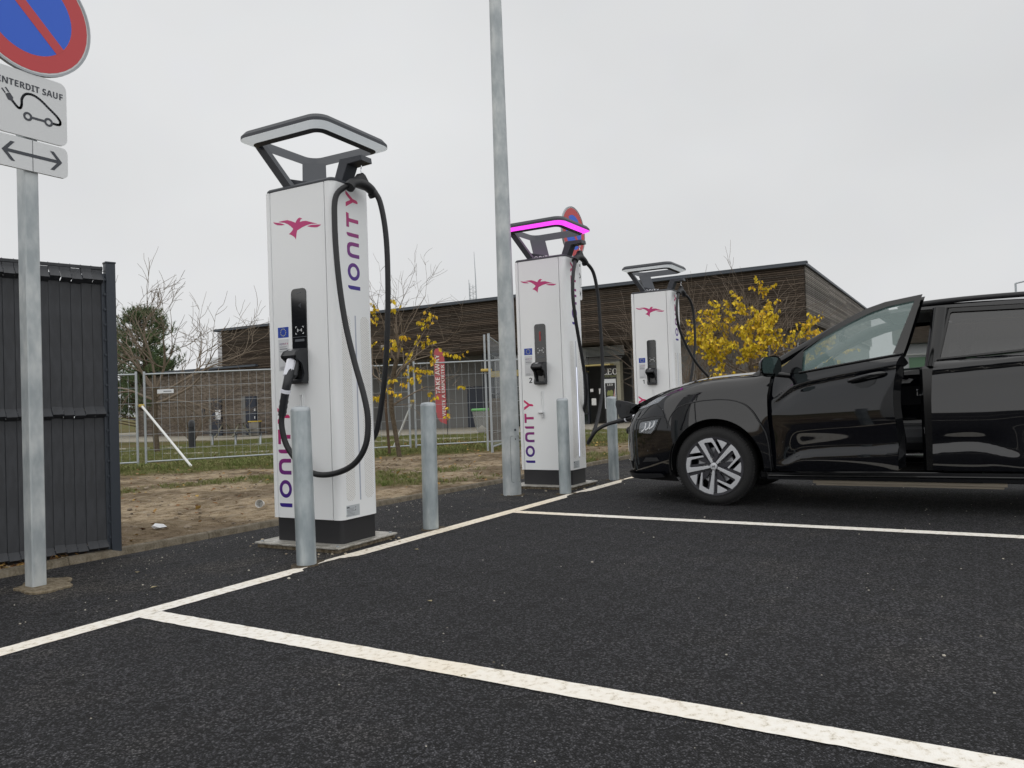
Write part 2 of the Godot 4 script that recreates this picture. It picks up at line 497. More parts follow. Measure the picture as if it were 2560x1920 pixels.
func soil_colour(x: float, z: float) -> Color:
	var s := x + z + gnoise.get_noise_2d(x * 6.0, z * 6.0) * 2.6
	var n := gnoise.get_noise_2d(x * 18.0 + 50.0, z * 18.0)
	var n2 := gnoise2.get_noise_2d(x * 40.0, z * 40.0)
	var dirt := Color(0.44, 0.372, 0.29).lerp(Color(0.24, 0.2, 0.155), clampf(0.45 + n * 1.3 + n2 * 1.1, 0, 1))
	var grass := Color(0.125, 0.145, 0.055).lerp(Color(0.20, 0.165, 0.10), clampf(0.5 + n2 * 1.2 + n * 0.4, 0, 1))
	var g := smoothstep(-19.4, -21.2, s)
	if s > -19.4: g = clampf(smoothstep(0.12, 0.4, gnoise.get_noise_2d(x * 9.0 + 7.0, z * 9.0) - absf(s + 15.6) * 0.10 + 0.16), 0, 1) * 0.85
	var lf := smoothstep(3.4, 1.2, Vector2(x + 10.3, (z + 15.6)).length() + n * 1.5)
	var wet := smoothstep(0.10, 0.34, gnoise2.get_noise_2d(x * 26.0 + 31.0, z * 46.0) + n * 0.5)     # darker turned earth and rotted litter
	dirt = dirt.lerp(Color(0.17, 0.135, 0.10), wet * 0.75)
	return dirt.lerp(grass, g).lerp(Color(0.22, 0.13, 0.055), lf * 0.7)

func build_ground() -> void:
	gnoise.seed = 3; gnoise.frequency = 0.03; gnoise.fractal_octaves = 4
	gnoise2.seed = 8; gnoise2.frequency = 0.04; gnoise2.fractal_octaves = 3
	# earth and grass beyond the kerb, reaching to the horizon
	var st := S()
	var us := spans([[0.0, 9.0, 0.1], [9.0, 18.0, 0.18], [18.0, 40.0, 1.0], [40.0, 400.0, 60.0]])
	var zs := spans([[300.0, 20.0, 70.0], [20.0, -1.5, 1.5], [-1.5, -14.0, 0.11], [-14.0, -24.0, 0.25], [-24.0, -60.0, 2.0], [-60.0, -400.0, 68.0]])
	var P := []
	var C := []
	for z in zs:
		var rp := []
		var rc := []
		for u in us:
			var x: float = kerb_x(clampf(z, -40.0, 10.0)) - 0.06 - u
			var y := ground_y(x, z) - 0.012
			if u < 18.0 and z < 0.0 and z > -26.0:
				y += (gnoise.get_noise_2d(x * 22.0, z * 22.0) * 0.035 + gnoise2.get_noise_2d(x * 90.0, z * 90.0) * 0.018) * minf(u * 2.0, 1.0) * smoothstep(-26.0, -22.0, z) + 0.012
			rp.append(Vector3(x, y, z)); rc.append(soil_colour(x, z))
		P.append(rp); C.append(rc)
	for i in zs.size() - 1:
		for k in us.size() - 1:
			for t in [[0, 0, 0, 1, 1, 1], [0, 0, 1, 1, 1, 0]]:
				for q in 3:
					st.set_color(C[i + t[q * 2]][k + t[q * 2 + 1]]); st.add_vertex(P[i + t[q * 2]][k + t[q * 2 + 1]])
	st.index(); st.generate_normals()
	struct_("ground", st, M.soil)
	# asphalt of the bays and of the strip where the chargers stand
	st = S()
	var xs := spans([[0.0, 1.8, 0.06], [1.8, 8.5, 0.11], [8.5, 14.5, 1.0], [14.5, 300.0, 57.0]])
	zs = spans([[300.0, 6.0, 49.0], [6.0, 0.0, 0.5], [0.0, -11.0, 0.11], [-11.0, -20.0, 0.5], [-20.0, -40.0, 2.0], [-40.0, -400.0, 60.0]])
	P = []; C = []
	for z in zs:
		var rp := []
		var rc := []
		for u in xs:
			var x: float = kerb_x(clampf(z, -40.0, 10.0)) + u
			rp.append(Vector3(x, 0, z))
			var n := gnoise.get_noise_2d(x * 11.0, z * 11.0 + 30.0)
			var n2 := gnoise2.get_noise_2d(x * 55.0 + 9.0, z * 55.0)
			var base := Color(0.40, 0.40, 0.412) * (1.0 + n * 0.42 + n2 * 0.12)
			var dust := clampf((n2 * 0.9 + n * 0.8) - 0.16, 0, 1) * 0.6                      # dried silt in patches
			if x < -3.3: dust += clampf(n2 * 0.9 + 0.14 + n * 0.8, 0, 0.5) * 0.6               # silt trodden over from the bare earth
			for b in [Vector2(-3.394, -3.294), Vector2(-3.446, -4.584), Vector2(-3.418, -6.732), Vector2(-3.452, -8.012), Vector2(-3.9, -6.53), Vector2(-4.39, -2.3)]:
				dust += clampf(1.0 - Vector2(x, z).distance_to(b) / 0.33 + n2 * 0.9, 0, 1) * 0.6   # spilt footing mix
			var c := base.lerp(Color(0.86, 0.78, 0.64), clampf(dust, 0, 0.85)); c.a = 1.0
			rc.append(c)
		P.append(rp); C.append(rc)
	for i in zs.size() - 1:
		for k in xs.size() - 1:
			for t in [[0, 0, 1, 1, 0, 1], [0, 0, 1, 0, 1, 1]]:
				for q in 3:
					st.set_normal(Vector3.UP); st.set_color(C[i + t[q * 2]][k + t[q * 2 + 1]]); st.add_vertex(P[i + t[q * 2]][k + t[q * 2 + 1]])
	st.index()
	struct_("asphalt", st, M.asphalt)
	# painted lines with rough edges
	var line := func(called: String, a: Vector3, b: Vector3, w: float, gaps: Array):
		var ls := S()
		var dir := (b - a).normalized()
		var side := Vector3(dir.z, 0, -dir.x)
		var n := int(a.distance_to(b) / 0.025)
		var lo := []; var hi := []; var cc := []
		for i in n + 1:
			var p := a.lerp(b, float(i) / n)
			var e0 := rng.randfn(0, 0.0013); var e1 := rng.randfn(0, 0.0013)
			var cut := 0.0
			for g in gaps: cut = maxf(cut, smoothstep(0.30, 0.08, absf(p.z - g) + gnoise2.get_noise_1d(p.z * 300.0) * 0.08))
			lo.append(p + side * (-w / 2 + e0 + cut * w * 0.62)); hi.append(p + side * (w / 2 + e1))
			var tan := clampf(0.4 + gnoise.get_noise_2d(p.x * 12.0, p.z * 12.0) * 1.6 - (0.4 if called == "bay_line" and p.x > -1.5 else 0.0), 0, 1)
			cc.append(Color(1, 1, 1).lerp(Color(0.92, 0.80, 0.60), tan * 0.55))
		for i in n:
			ls.set_color(cc[i])
			for v in [[lo[i], lo[i + 1], hi[i + 1]], [lo[i], hi[i + 1], hi[i]]]:
				tri(ls, v[0] + Vector3(0, 0.004, 0), v[1] + Vector3(0, 0.004, 0), v[2] + Vector3(0, 0.004, 0), Vector3.UP)
		var o := struct_(called, ls, M.paint)
		return o
	line.call("row_line", Vector3(-3.32, 0, 2.5), Vector3(-3.32, 0, -15.0), 0.1115, [-3.36, -6.72, -8.05])
	for k in range(-1, 4):
		var z := -2.195 - 3.325 * k
		line.call("bay_line", Vector3(-3.262, 0, z), Vector3(2.6, 0, z), 0.1115, [])
	# kerb stones
	var kerb := Node3D.new(); kerb.name = "kerb"; add_child(kerb); kerb.set_meta("kind", "structure")
	var prof := PackedVector2Array([Vector2(-0.04, -0.06), Vector2(0.04, -0.06), Vector2(0.04, 0.022), Vector2(0.028, 0.038), Vector2(0.0, 0.045), Vector2(-0.028, 0.040), Vector2(-0.04, 0.026)])
	var ks := S()
	prism(ks, prof, 0.0, 0.985, Transform3D.IDENTITY, 0.006)
	var km := ks.commit()
	for i in 26:
		var z := 3.2 - i * 0.99
		var o := obj("kerb_stone", km, M.kerb, kerb)
		o.transform = Transform3D(Basis(Vector3.UP, -0.053 + rng.randfn(0, 0.003)), Vector3(kerb_x(z) - 0.035, rng.randfn(-0.004, 0.003), z - 0.99))
	# paving and paths near the building
	var slab := func(called: String, pts: Array, lift: float, m):
		var s2 := S()
		for i in pts.size() - 1:
			var a: Array = pts[i]; var b: Array = pts[i + 1]
			var q := []
			for v in [a[0], b[0], b[1], a[1]]: q.append(Vector3(v.x, ground_y(v.x, v.y) + lift, v.y))
			quad(s2, q[0], q[1], q[2], q[3], Vector3.UP)
			quad(s2, q[0], q[1], q[1] - Vector3(0, 0.2, 0), q[0] - Vector3(0, 0.2, 0), Vector3(0, 0, 1))
		return struct_(called, s2, m)
	var edge := [[Vector2(-52, -21.5), Vector2(-52, -34)], [Vector2(-40, -22), Vector2(-40, -34)], [Vector2(-33, -22.6), Vector2(-33, -34)], [Vector2(-26, -23.2), Vector2(-26, -34)], [Vector2(-20, -22.8), Vector2(-20, -34)], [Vector2(-15.5, -22.4), Vector2(-15.5, -34)], [Vector2(-10, -22.6), Vector2(-10, -34)], [Vector2(-6, -22.6), Vector2(-6, -34)], [Vector2(-2, -22.6), Vector2(-2, -34)]]
	slab.call("terrace", edge, 0.03, M.concrete)
	slab.call("footpath", [[Vector2(-40, -12.9), Vector2(-40, -14.3)], [Vector2(-30, -15.4), Vector2(-30, -16.7)], [Vector2(-24, -16.6), Vector2(-24, -17.9)], [Vector2(-19, -17.2), Vector2(-19, -18.8)], [Vector2(-14, -18.4), Vector2(-14, -19.8)], [Vector2(-9, -19.6), Vector2(-9, -21.0)], [Vector2(-5, -20.4), Vector2(-5, -21.8)]], 0.02, M.concrete)
	slab.call("footpath", [[Vector2(-22, -13.7), Vector2(-22, -14.1)], [Vector2(-17, -13.9), Vector2(-17, -14.5)], [Vector2(-13, -14.9), Vector2(-13, -15.6)]], 0.02, M.concrete)

# ------------------------------------------------------------------ letters of the charger print
func ring_poly(st: SurfaceTool, f: Callable, c: Vector2, ro: Vector2, ri: Vector2, col) -> void:
	var n := 40
	for k in n:
		var a := TAU * k / n; var b := TAU * (k + 1) / n
		var q := [c + Vector2(cos(a), sin(a)) * ro, c + Vector2(cos(b), sin(b)) * ro, c + Vector2(cos(b), sin(b)) * ri, c + Vector2(cos(a), sin(a)) * ri]
		for t in [[0, 1, 2], [0, 2, 3]]: put(st, [q[t[0]], q[t[1]], q[t[2]]], f, col)

func put(st: SurfaceTool, p: Array, f: Callable, col) -> void:
	var v := [f.call(p[0]), f.call(p[1]), f.call(p[2])]
	var n: Vector3 = (v[1] - v[0]).cross(v[2] - v[0]).normalized()
	var out: Vector3 = f.call(Vector2.ZERO, 1.0) - f.call(Vector2.ZERO)
	var order := [0, 2, 1] if n.dot(out) > 0 else [0, 1, 2]
	for i in order:
		st.set_normal(out.normalized())
		if col != null: st.set_color(col.call(p[i].x))
		st.add_vertex(v[i])

# the word runs along u (length about 5.45 letter heights), f maps (u, v) to a point
func brand_word(f: Callable, c0: Color, c1: Color) -> SurfaceTool:
	var st := S()
	var L := 5.42
	var col := func(u: float): return lin(c0.lerp(c1, clampf(u / L, 0, 1)))
	var polys := {
		"I": [Vector2(0, 0), Vector2(.23, 0), Vector2(.23, 1), Vector2(.14, 1), Vector2(.04, .93), Vector2(0, .8)],
		"N": [Vector2(0, 0), Vector2(0, .6), Vector2(.04, .8), Vector2(.14, .94), Vector2(.3, 1), Vector2(.64, 1), Vector2(.8, .94), Vector2(.9, .8), Vector2(.94, .6), Vector2(.94, 0), Vector2(.71, 0), Vector2(.71, .58), Vector2(.66, .72), Vector2(.56, .77), Vector2(.38, .77), Vector2(.28, .72), Vector2(.23, .58), Vector2(.23, 0)],
		"T": [Vector2(0, .78), Vector2(0, 1), Vector2(.88, 1), Vector2(.84, .78), Vector2(.55, .78), Vector2(.55, 0), Vector2(.32, 0), Vector2(.32, .78)],
		"Y": [Vector2(.34, .02), Vector2(.36, .42), Vector2(0, 1), Vector2(.27, 1), Vector2(.47, .62), Vector2(.76, 1), Vector2(.98, 1), Vector2(.58, .42), Vector2(.54, .1), Vector2(.44, 0)],
	}
	var u := 0.0
	for ch in ["I", "O", "N", "I", "T", "Y"]:
		if ch == "O":
			var off := u
			ring_poly(st, func(p: Vector2, h := 0.0): return f.call(p, h), Vector2(off + .53, .5), Vector2(.53, .5), Vector2(.31, .28), col)
			u += 1.06 + 0.32
			continue
		var pg := PackedVector2Array(polys[ch])
		var ix := Geometry2D.triangulate_polygon(pg)
		for i in range(0, ix.size(), 3):
			put(st, [pg[ix[i]] + Vector2(u, 0), pg[ix[i + 1]] + Vector2(u, 0), pg[ix[i + 2]] + Vector2(u, 0)], f, col)
		u += {"I": .23, "N": .94, "T": .88, "Y": .98}[ch] + 0.32
	return st

const BIRD := [[-.184, 2.189], [-.139, 2.191], [-.099, 2.19], [-.065, 2.179], [-.027, 2.162], [-.016, 2.178], [-.002, 2.189], [.013, 2.191], [.034, 2.181], [.018, 2.177], [.01, 2.162], [.033, 2.164], [.066, 2.162], [.099, 2.151], [.134, 2.139], [.166, 2.129], [.113, 2.134], [.073, 2.132], [.031, 2.124], [-.015, 2.108], [-.022, 2.085], [-.028, 2.05], [-.041, 2.068], [-.064, 2.083], [-.09, 2.094], [-.073, 2.102], [-.06, 2.112], [-.049, 2.124], [-.072, 2.145], [-.097, 2.162], [-.129, 2.176], [-.16, 2.183]]
const BIRD_L := [[-.231, 2.194], [-.187, 2.184], [-.15, 2.174], [-.124, 2.161], [-.161, 2.163], [-.193, 2.169], [-.217, 2.18]]
const BIRD_R := [[.196, 2.119], [.158, 2.124], [.113, 2.128], [.073, 2.125], [.103, 2.115], [.138, 2.108], [.163, 2.106], [.183, 2.111]]

func poly(a: Array, off := Vector2.ZERO) -> PackedVector2Array:
	var o := PackedVector2Array()
	for p in a: o.append(Vector2(p[0], p[1]) + off)
	return o

func seg_arc(a: Vector3, b: Vector3, n := 4) -> Array: return []

func charger(at: Vector3, turn: float, label: String, number: String, lit: bool) -> Node3D:
	var t := thing("charging_station", label, "charging station", at, turn, "white charging stations in a row")
	var FR := Transform3D(Basis.IDENTITY, Vector3.ZERO)                                  # xy plane facing +z
	var UP := Transform3D(Basis(Vector3.RIGHT, Vector3(0, 0, -1), Vector3.UP), Vector3.ZERO)  # polygons (x, -z), pushed up
	var st := S()
	box(st, Vector3(-0.015, 0.012, -0.015), Vector3(0.70, 0.024, 0.585))
	obj("grout_bed", st, M.mortar, t)
	st = S(); box(st, Vector3(-0.015, 0.030, -0.015), Vector3(0.73, 0.012, 0.612), 0.002)
	var bpl := obj("base_plate", st, M.steel, t)
	for q in [[-0.345, 0.255], [0.315, 0.255], [0.315, -0.285], [-0.345, -0.285]]:
		st = S(); tube(st, [V(q[0], 0.034, q[1]), V(q[0], 0.044, q[1])], 0.011, 6, true, false); obj("bolt", st, M.galv_thin, bpl)
	st = S(); prism(st, rrect(-0.288, -0.176, 0.288, 0.176, 0.03), 0.036, 0.186, UP)
	obj("plinth", st, M.plinth, t)
	# body: dark core behind the panel joints, then the panels
	st = S(); box(st, Vector3(-0.012, 1.294, 0), Vector3(0.54, 2.2, 0.33))
	obj("core", st, M.seam, t)
	for s in [1.0, -1.0]:
		st = S(); prism(st, rrect(-0.2525, 1.294 - 1.104, 0.225, 1.294 + 1.104, 0.005, 3), 0.17 * s, 0.1875 * s, FR, 0.0015)
		obj("face_panel", st, M.white, t)
	st = S(); prism(st, rrect(-0.30, -0.1875, -0.2595, 0.1875, 0.014), 0.19, 2.398, UP)
	obj("corner_panel", st, M.white, t)
	var sp := PackedVector2Array([Vector2(0.232, -0.1875)])
	for k in 7: sp.append(Vector2(0.255, -0.1425) + Vector2(sin(PI / 2 * k / 6), -cos(PI / 2 * k / 6)) * 0.045)
	for k in 7: sp.append(Vector2(0.255, 0.1425) + Vector2(cos(PI / 2 * k / 6), sin(PI / 2 * k / 6)) * 0.045)
	sp.append(Vector2(0.232, 0.1875))
	st = S(); prism(st, sp, 0.19, 2.398, UP)
	var side := obj("side_panel", st, M.white, t)
	# top cap
	st = S(); prism(st, rrect(-0.302, -0.19, 0.302, 0.19, 0.04), 2.3995, 2.422, UP, 0.012)
	obj("top_cap", st, M.dark, t)
	# halo: sloping light ring on a dark rim
	st = S()
	var ring := [[0.375, 2.732], [0.375, 2.752], [0.354, 2.780], [0.338, 2.780], [0.278, 2.690]]
	var lightr := [[0.278, 2.690], [0.312, 2.7045]]
	var lr := [[0.3125, 2.7045], [0.374, 2.7315]]
	var loop := func(h: float): return rrect(-h, -h, h, h, h * 0.26 if h > 0.3 else 0.05, 8)
	var band := func(s2: SurfaceTool, prof: Array, closed: bool):
		var m := prof.size() if closed else prof.size() - 1
		for i in m:
			var a: Array = prof[i]; var b: Array = prof[(i + 1) % prof.size()]
			var pa: PackedVector2Array = loop.call(a[0]); var pb: PackedVector2Array = loop.call(b[0])
			for k in pa.size():
				var k2 := (k + 1) % pa.size()
				var cn := Vector3(pa[k].x, 0, pa[k].y).normalized()
				var d := Vector2(b[0] - a[0], b[1] - a[1])
				var out := cn * d.y + Vector3.UP * -d.x
				if i == prof.size() - 1 and closed: out = -out if out.y > 0 else out
				quad(s2, Vector3(pa[k].x, a[1], pa[k].y), Vector3(pa[k2].x, a[1], pa[k2].y), Vector3(pb[k2].x, b[1], pb[k2].y), Vector3(pb[k].x, b[1], pb[k].y), out)
	band.call(st, ring, false); band.call(st, lightr, false)
	var halo := obj("halo", st, M.dark, t)
	st = S(); band.call(st, lr, false)
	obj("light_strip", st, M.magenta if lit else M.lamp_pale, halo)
	# supports of the halo: two leaning plates
	for e in [[Vector3(-0.298, 2.722, 0.218), Vector3(-0.112, 2.41, 0.13), Vector3(0.034, 0, 0.0), Vector3(0.0, 0.005, -0.020)], [Vector3(-0.235, 2.70, -0.235), Vector3(-0.09, 2.41, -0.075), Vector3(0.062, 0, -0.055), Vector3(0.012, 0.0, 0.014)]]:
		st = S()
		var a: Vector3 = e[0]; var b: Vector3 = e[1]; var w: Vector3 = e[2]; var th: Vector3 = e[3]
		var q := [a - w, a + w, b + w, b - w]
		var q0 := []; var q1 := []
		for p in q: q0.append(p - th); q1.append(p + th)
		quad(st, q0[0], q0[1], q0[2], q0[3], -th); quad(st, q1[0], q1[1], q1[2], q1[3], th)
		for i in 4:
			var j := (i + 1) % 4
			quad(st, q0[i], q0[j], q1[j], q1[i], (q[i] + q[j]) * 0.5 - (a + b) * 0.5)
		obj("halo_support", st, M.dark, t)
	# low name board between the supports
	st = S(); prism(st, poly([[-0.23, 2.421], [-0.23, 2.50], [-0.12, 2.475], [0.02, 2.445], [0.02, 2.421]]), -0.006, 0.006, Transform3D(Basis(Vector3.UP, 0.3), Vector3(0.06, 0, 0.02)))
	var nb := obj("name_board", st, M.dark, t)
	st = brand_word(func(p: Vector2, h := 0.0): return Transform3D(Basis(Vector3.UP, 0.3), Vector3(0.06, 0, 0.02)) * Vector3(-0.20 + p.x * 0.035, 2.427 + p.y * 0.032, 0.0075 + h), Color8(220, 220, 224), Color8(220, 220, 224))
	obj("lettering", st, M.print, nb)
	# cable arm
	st = S(); prism(st, poly([[0.185, 2.415], [0.25, 2.578], [0.435, 2.572], [0.44, 2.535], [0.315, 2.53], [0.262, 2.415]]), -0.052, 0.052, FR, 0.004)
	var arm := obj("cable_arm", st, M.dark, t)
	st = S()
	tube(st, smooth_path([Vector3(0.39, 2.54, 0), Vector3(0.392, 2.515, 0), Vector3(0.386, 2.49, 0), Vector3(0.392, 2.47, 0)], 3), 0.004, 6)
	obj("hook", st, M.chrome, arm)
	st = S()
	prism(st, poly([[-0.075, 2.39], [-0.05, 2.43], [-0.02, 2.462], [0.0, 2.47], [0.02, 2.462], [0.05, 2.43], [0.075, 2.39]]), -0.022, 0.022, Transform3D(Basis(Vector3.UP, PI / 2), Vector3(0.39, 0, 0)), 0.008)
	tube(st, smooth_path([V(0.39, 2.352, 0.125), V(0.39, 2.376, 0.10), V(0.39, 2.395, 0.05), V(0.39, 2.400, 0.0), V(0.39, 2.395, -0.05), V(0.39, 2.376, -0.10), V(0.39, 2.352, -0.125)], 4), 0.032, 14)
	for s in [-1.0, 1.0]: tube(st, [V(0.39, 2.345, 0.128 * s), V(0.39, 2.362, 0.112 * s)], 0.036, 14)
	obj("cable_saddle", st, M.rubber, arm)
	# screen column
	st = S(); prism(st, rrect(-0.084, 1.085, 0.05, 1.72, 0.03), 0.1875, 0.193, FR, 0.002)
	var scr := obj("screen", st, M.gloss_black, t)
	st = S(); box(st, Vector3(-0.017, 1.3965, 0.1935), Vector3(0.132, 0.0025, 0.002)); box(st, Vector3(-0.014, 1.373, 0.194), Vector3(0.083, 0.016, 0.003), 0.001)
	obj("card_slot", st, M.dim_icon, scr)
	st = S()
	for sx in [-1, 1]:
		for sy in [-1, 1]:
			box(st, Vector3(-0.013 + sx * 0.03, 1.441 + sy * 0.024, 0.194), Vector3(0.012, 0.0035, 0.0012))
			box(st, Vector3(-0.013 + sx * 0.0345, 1.441 + sy * 0.0195, 0.194), Vector3(0.0035, 0.009, 0.0012))
		box(st, Vector3(-0.013 + sx * 0.012, 1.441, 0.194), Vector3(0.004, 0.014, 0.0012)); box(st, Vector3(-0.013 + sx * 0.018, 1.441, 0.194), Vector3(0.003, 0.022, 0.0012))
	box(st, Vector3(-0.013, 1.441, 0.194), Vector3(0.005, 0.005, 0.0012))
	obj("reader_mark", st, M.icon, scr)
	st = S()
	for k in 3: box(st, Vector3(-0.012 + k * 0.007, 1.605, 0.194), Vector3(0.003, 0.012 + k * 0.008, 0.001))
	box(st, Vector3(-0.016, 1.69, 0.194), Vector3(0.04, 0.004, 0.001), 0.0, Basis(Vector3.BACK, 0.1))
	obj("screen_mark", st, M.dim_icon, scr)
	if lit:
		st = S(); box(st, Vector3(-0.016, 1.59, 0.194), Vector3(0.02, 0.10, 0.001))
		var rm := mat(Color8(150, 50, 50), 0.4); obj("charge_bar", st, rm, scr)
	# plug holster: hooded cup leaning out of the column
	st = S()
	var hood := poly([[0.0, 1.085], [0.0, 1.318], [0.03, 1.318], [0.085, 1.298], [0.108, 1.268], [0.102, 1.252], [0.05, 1.215], [0.032, 1.15], [0.05, 1.105], [0.03, 1.085]])
	for sx in [-0.084, 0.029]:
		prism(st, hood, 0.0, 0.021, Transform3D(Basis(Vector3(0, 0, 1), Vector3(0, 1, 0), Vector3(-1, 0, 0)), Vector3(sx + 0.021, 0, 0.193)), 0.003)
	var rows := [[0.0, 1.318], [0.03, 1.318], [0.085, 1.298], [0.108, 1.268], [0.102, 1.252]]
	for i in rows.size() - 1:
		quad(st, Vector3(-0.084, rows[i][1], 0.193 + rows[i][0]), Vector3(0.05, rows[i][1], 0.193 + rows[i][0]), Vector3(0.05, rows[i + 1][1], 0.193 + rows[i + 1][0]), Vector3(-0.084, rows[i + 1][1], 0.193 + rows[i + 1][0]), Vector3(0, 1, 0.6))
	box(st, Vector3(-0.017, 1.10, 0.218), Vector3(0.132, 0.03, 0.05), 0.008)
	var hol := obj("plug_holster", st, M.plastic_black, t)
	st = S(); box(st, Vector3(-0.017, 1.19, 0.197), Vector3(0.09, 0.16, 0.006))
	tube(st, [Vector3(-0.017, 1.22, 0.198), Vector3(-0.017, 1.205, 0.225)], 0.038, 20)
	obj("socket", st, M.gloss_black, hol)
	st = S(); prism(st, poly([[-0.045, 1.306], [-0.018, 1.312], [-0.02, 1.308], [0.0, 1.314], [-0.014, 1.303], [-0.03, 1.303]]), 0.272, 0.274, FR)
	obj("arrow_mark", st, M.icon, hol)
	# print and stickers
	for b in [BIRD, BIRD_L, BIRD_R]:
		st = S(); prism(st, poly(b), 0.1875, 0.1883, FR); obj("bird_emblem", st, M.bird, t)
	var cp := Color8(44, 24, 128); var cm := Color8(206, 40, 104)
	obj("lettering", brand_word(func(p: Vector2, h := 0.0): return Vector3(-0.128 - p.y * 0.112, 0.262 + p.x * 0.113, 0.1883 + h), cp, cm), M.print, t)
	obj("lettering", brand_word(func(p: Vector2, h := 0.0): return Vector3(0.3008 + h, 1.700 + p.x * 0.111, -0.061 + p.y * 0.122), Color8(58, 44, 140), Color8(205, 58, 112)), M.print, t)
	st = S(); prism(st, rrect(-0.215, 1.402, -0.118, 1.472, 0.002, 2), 0.1875, 0.1884, FR)
	var eu := obj("flag_sticker", st, M.eu, t)
	st = S()
	for k in 12:
		var star := PackedVector2Array()
		for j in 10: star.append(Vector2(-0.1665 + cos(TAU * k / 12) * 0.0235, 1.437 + sin(TAU * k / 12) * 0.0235) + Vector2(sin(TAU * j / 10), cos(TAU * j / 10)) * (0.0052 if j % 2 == 0 else 0.0022))
		sheet(st, star, Transform3D(Basis.IDENTITY, Vector3(0, 0, 0.1888)))
	obj("star_ring", st, M.eu_star, eu)
	st = S(); prism(st, rrect(-0.214, 1.178, -0.120, 1.392, 0.002, 2), 0.1875, 0.1884, FR)
	var info := obj("info_sticker", st, M.info, t)
	obj("lettering", brand_word(func(p: Vector2, h := 0.0): return Vector3(-0.203 + p.x * 0.0135, 1.352 + p.y * 0.0135, 0.1888 + h), Color8(70, 60, 120), Color8(180, 70, 110)), M.print, info)
	st = S()
	for k in 9:
		var y: float = [1.342, 1.337, 1.325, 1.312, 1.306, 1.205, 1.199, 1.193, 1.187][k]
		box(st, Vector3(-0.170 - (k % 3) * 0.004, y, 0.1885), Vector3(0.07 - (k % 3) * 0.014, 0.0022, 0.0006))
	box(st, Vector3(-0.167, 1.325, 0.1884), Vector3(0.07, 0.008, 0.0003))
	obj("small_print", st, M.info_text, info)
	if number != "": text_obj("number", number, 0.055, M.sign_ink, t, Transform3D(Basis.IDENTITY, Vector3(-0.150, 1.131, 0.188)), "Droid Sans", 600, 0.001)
	# lock recess with its small handle
	st = S(); prism(st, rrect(-0.040, 0.76, 0.006, 1.024, 0.02), 0.1875, 0.1886, FR)
	var rec := obj("lock_recess", st, M.white, t)
	st = S()
	tube(st, smooth_path([Vector3(-0.027, 0.775, 0.19), Vector3(-0.027, 0.99, 0.192), Vector3(-0.017, 1.008, 0.193), Vector3(-0.007, 0.99, 0.192), Vector3(-0.007, 0.775, 0.19)], 4), 0.0035, 6)
	obj("lock_lever", st, M.white, rec)
	if number == "2":
		st = S(); box(st, Vector3(-0.03, 0.79, 0.205), Vector3(0.06, 0.022, 0.03), 0.006); box(st, Vector3(-0.012, 0.755, 0.204), Vector3(0.02, 0.045, 0.016), 0.004)
		obj("padlock", st, M.silver, rec)
	# vents, light strip and rating plate on the bay side
	var SIDE := Transform3D(Basis(Vector3(0, 0, -1), Vector3.UP, Vector3.RIGHT), Vector3(0.3, 0, 0))
	for s in [-1.0, 1.0]:
		st = S(); prism(st, rrect(0.095 * s - 0.044, 0.305, 0.095 * s + 0.044, 1.527, 0.04), 0.0, 0.0008, SIDE)
		obj("vent", st, M.perf, side)
	st = S(); prism(st, rrect(-0.0055, 0.303, 0.0055, 1.527, 0.002, 2), 0.0, 0.0012, SIDE)
	obj("status_strip", st, M.strip_off, side)
	if lit:
		st = S(); prism(st, rrect(-0.0045, 0.32, 0.0045, 1.25, 0.002, 2), 0.0013, 0.0018, SIDE)
		obj("glowing_strip", st, M.white_strip, side)
	st = S(); prism(st, rrect(-0.143, 0.206, -0.014, 0.279, 0.002, 2), 0.0, 0.001, SIDE)
	var rp := obj("rating_plate", st, M.rating, side)
	st = S()
	for k in 6: box(st, SIDE * Vector3(-0.095 - (k % 2) * 0.012, 0.258 - k * 0.0085, 0.0012), Vector3(0.0004, 0.0025, 0.05 + (k % 3) * 0.018))
	for k in 2: box(st, SIDE * Vector3(-0.055, 0.262 - k * 0.016, 0.0012), Vector3(0.0004, 0.007, 0.008))
	obj("small_print", st, M.info_text, rp)
	st = S()
	for k in 3: box(st, SIDE * Vector3(-0.137 + k * 0.009, 0.266, 0.0013), Vector3(0.0004, 0.009, 0.0075))
	obj("maker_mark", st, M.sign_ink, rp)
	return t

func V(x: float, y: float, z: float) -> Vector3: return Vector3(x, y, z)

func cable(t: Node3D, pts: Array, called := "cable", r := 0.0185) -> void:
	var st := S(); tube(st, smooth_path(pts, 7), r, 14); obj(called, st, M.rubber, t)

# handle of a fast-charging plug, pts run from the cable end to the nose
func plug(t: Node3D, pts: Array) -> void:
	var st := S()
	var p := smooth_path(pts, 8)
	var n := p.size()
	var r := []
	for i in n: r.append(lerpf(0.024, 0.031, float(i) / n) + (0.003 if i < n / 3 and i % 2 == 0 else 0.0))
	tube(st, p, r, 16)
	var o := obj("plug", st, M.plastic_black, t)
	st = S(); var k := int(n * 0.42); tube(st, [p[k], p[k + 2]], 0.0325, 18); obj("collar", st, M.conn_white, o)

# ------------------------------------------------------------------ street furniture
func bollard(at: Vector3, tilt: Vector2, label: String) -> void:
	var t := thing("steel_bollard", label, "bollard", at, 0.0, "galvanised bollards guarding the chargers")
	t.rotation = Vector3(tilt.y, rng.randf() * 6.0, tilt.x)
	var st := S(); lathe(st, [Vector2(0.0575, -0.05), Vector2(0.0575, 0.905)], 32); obj("post", st, M.galv_dark, t)
	st = S(); lathe(st, [Vector2(0.0578, 0.905), Vector2(0.0565, 0.918), Vector2(0.050, 0.928), Vector2(0.03, 0.933), Vector2(0.0, 0.935)], 32); obj("cap", st, M.galv_thin, t)

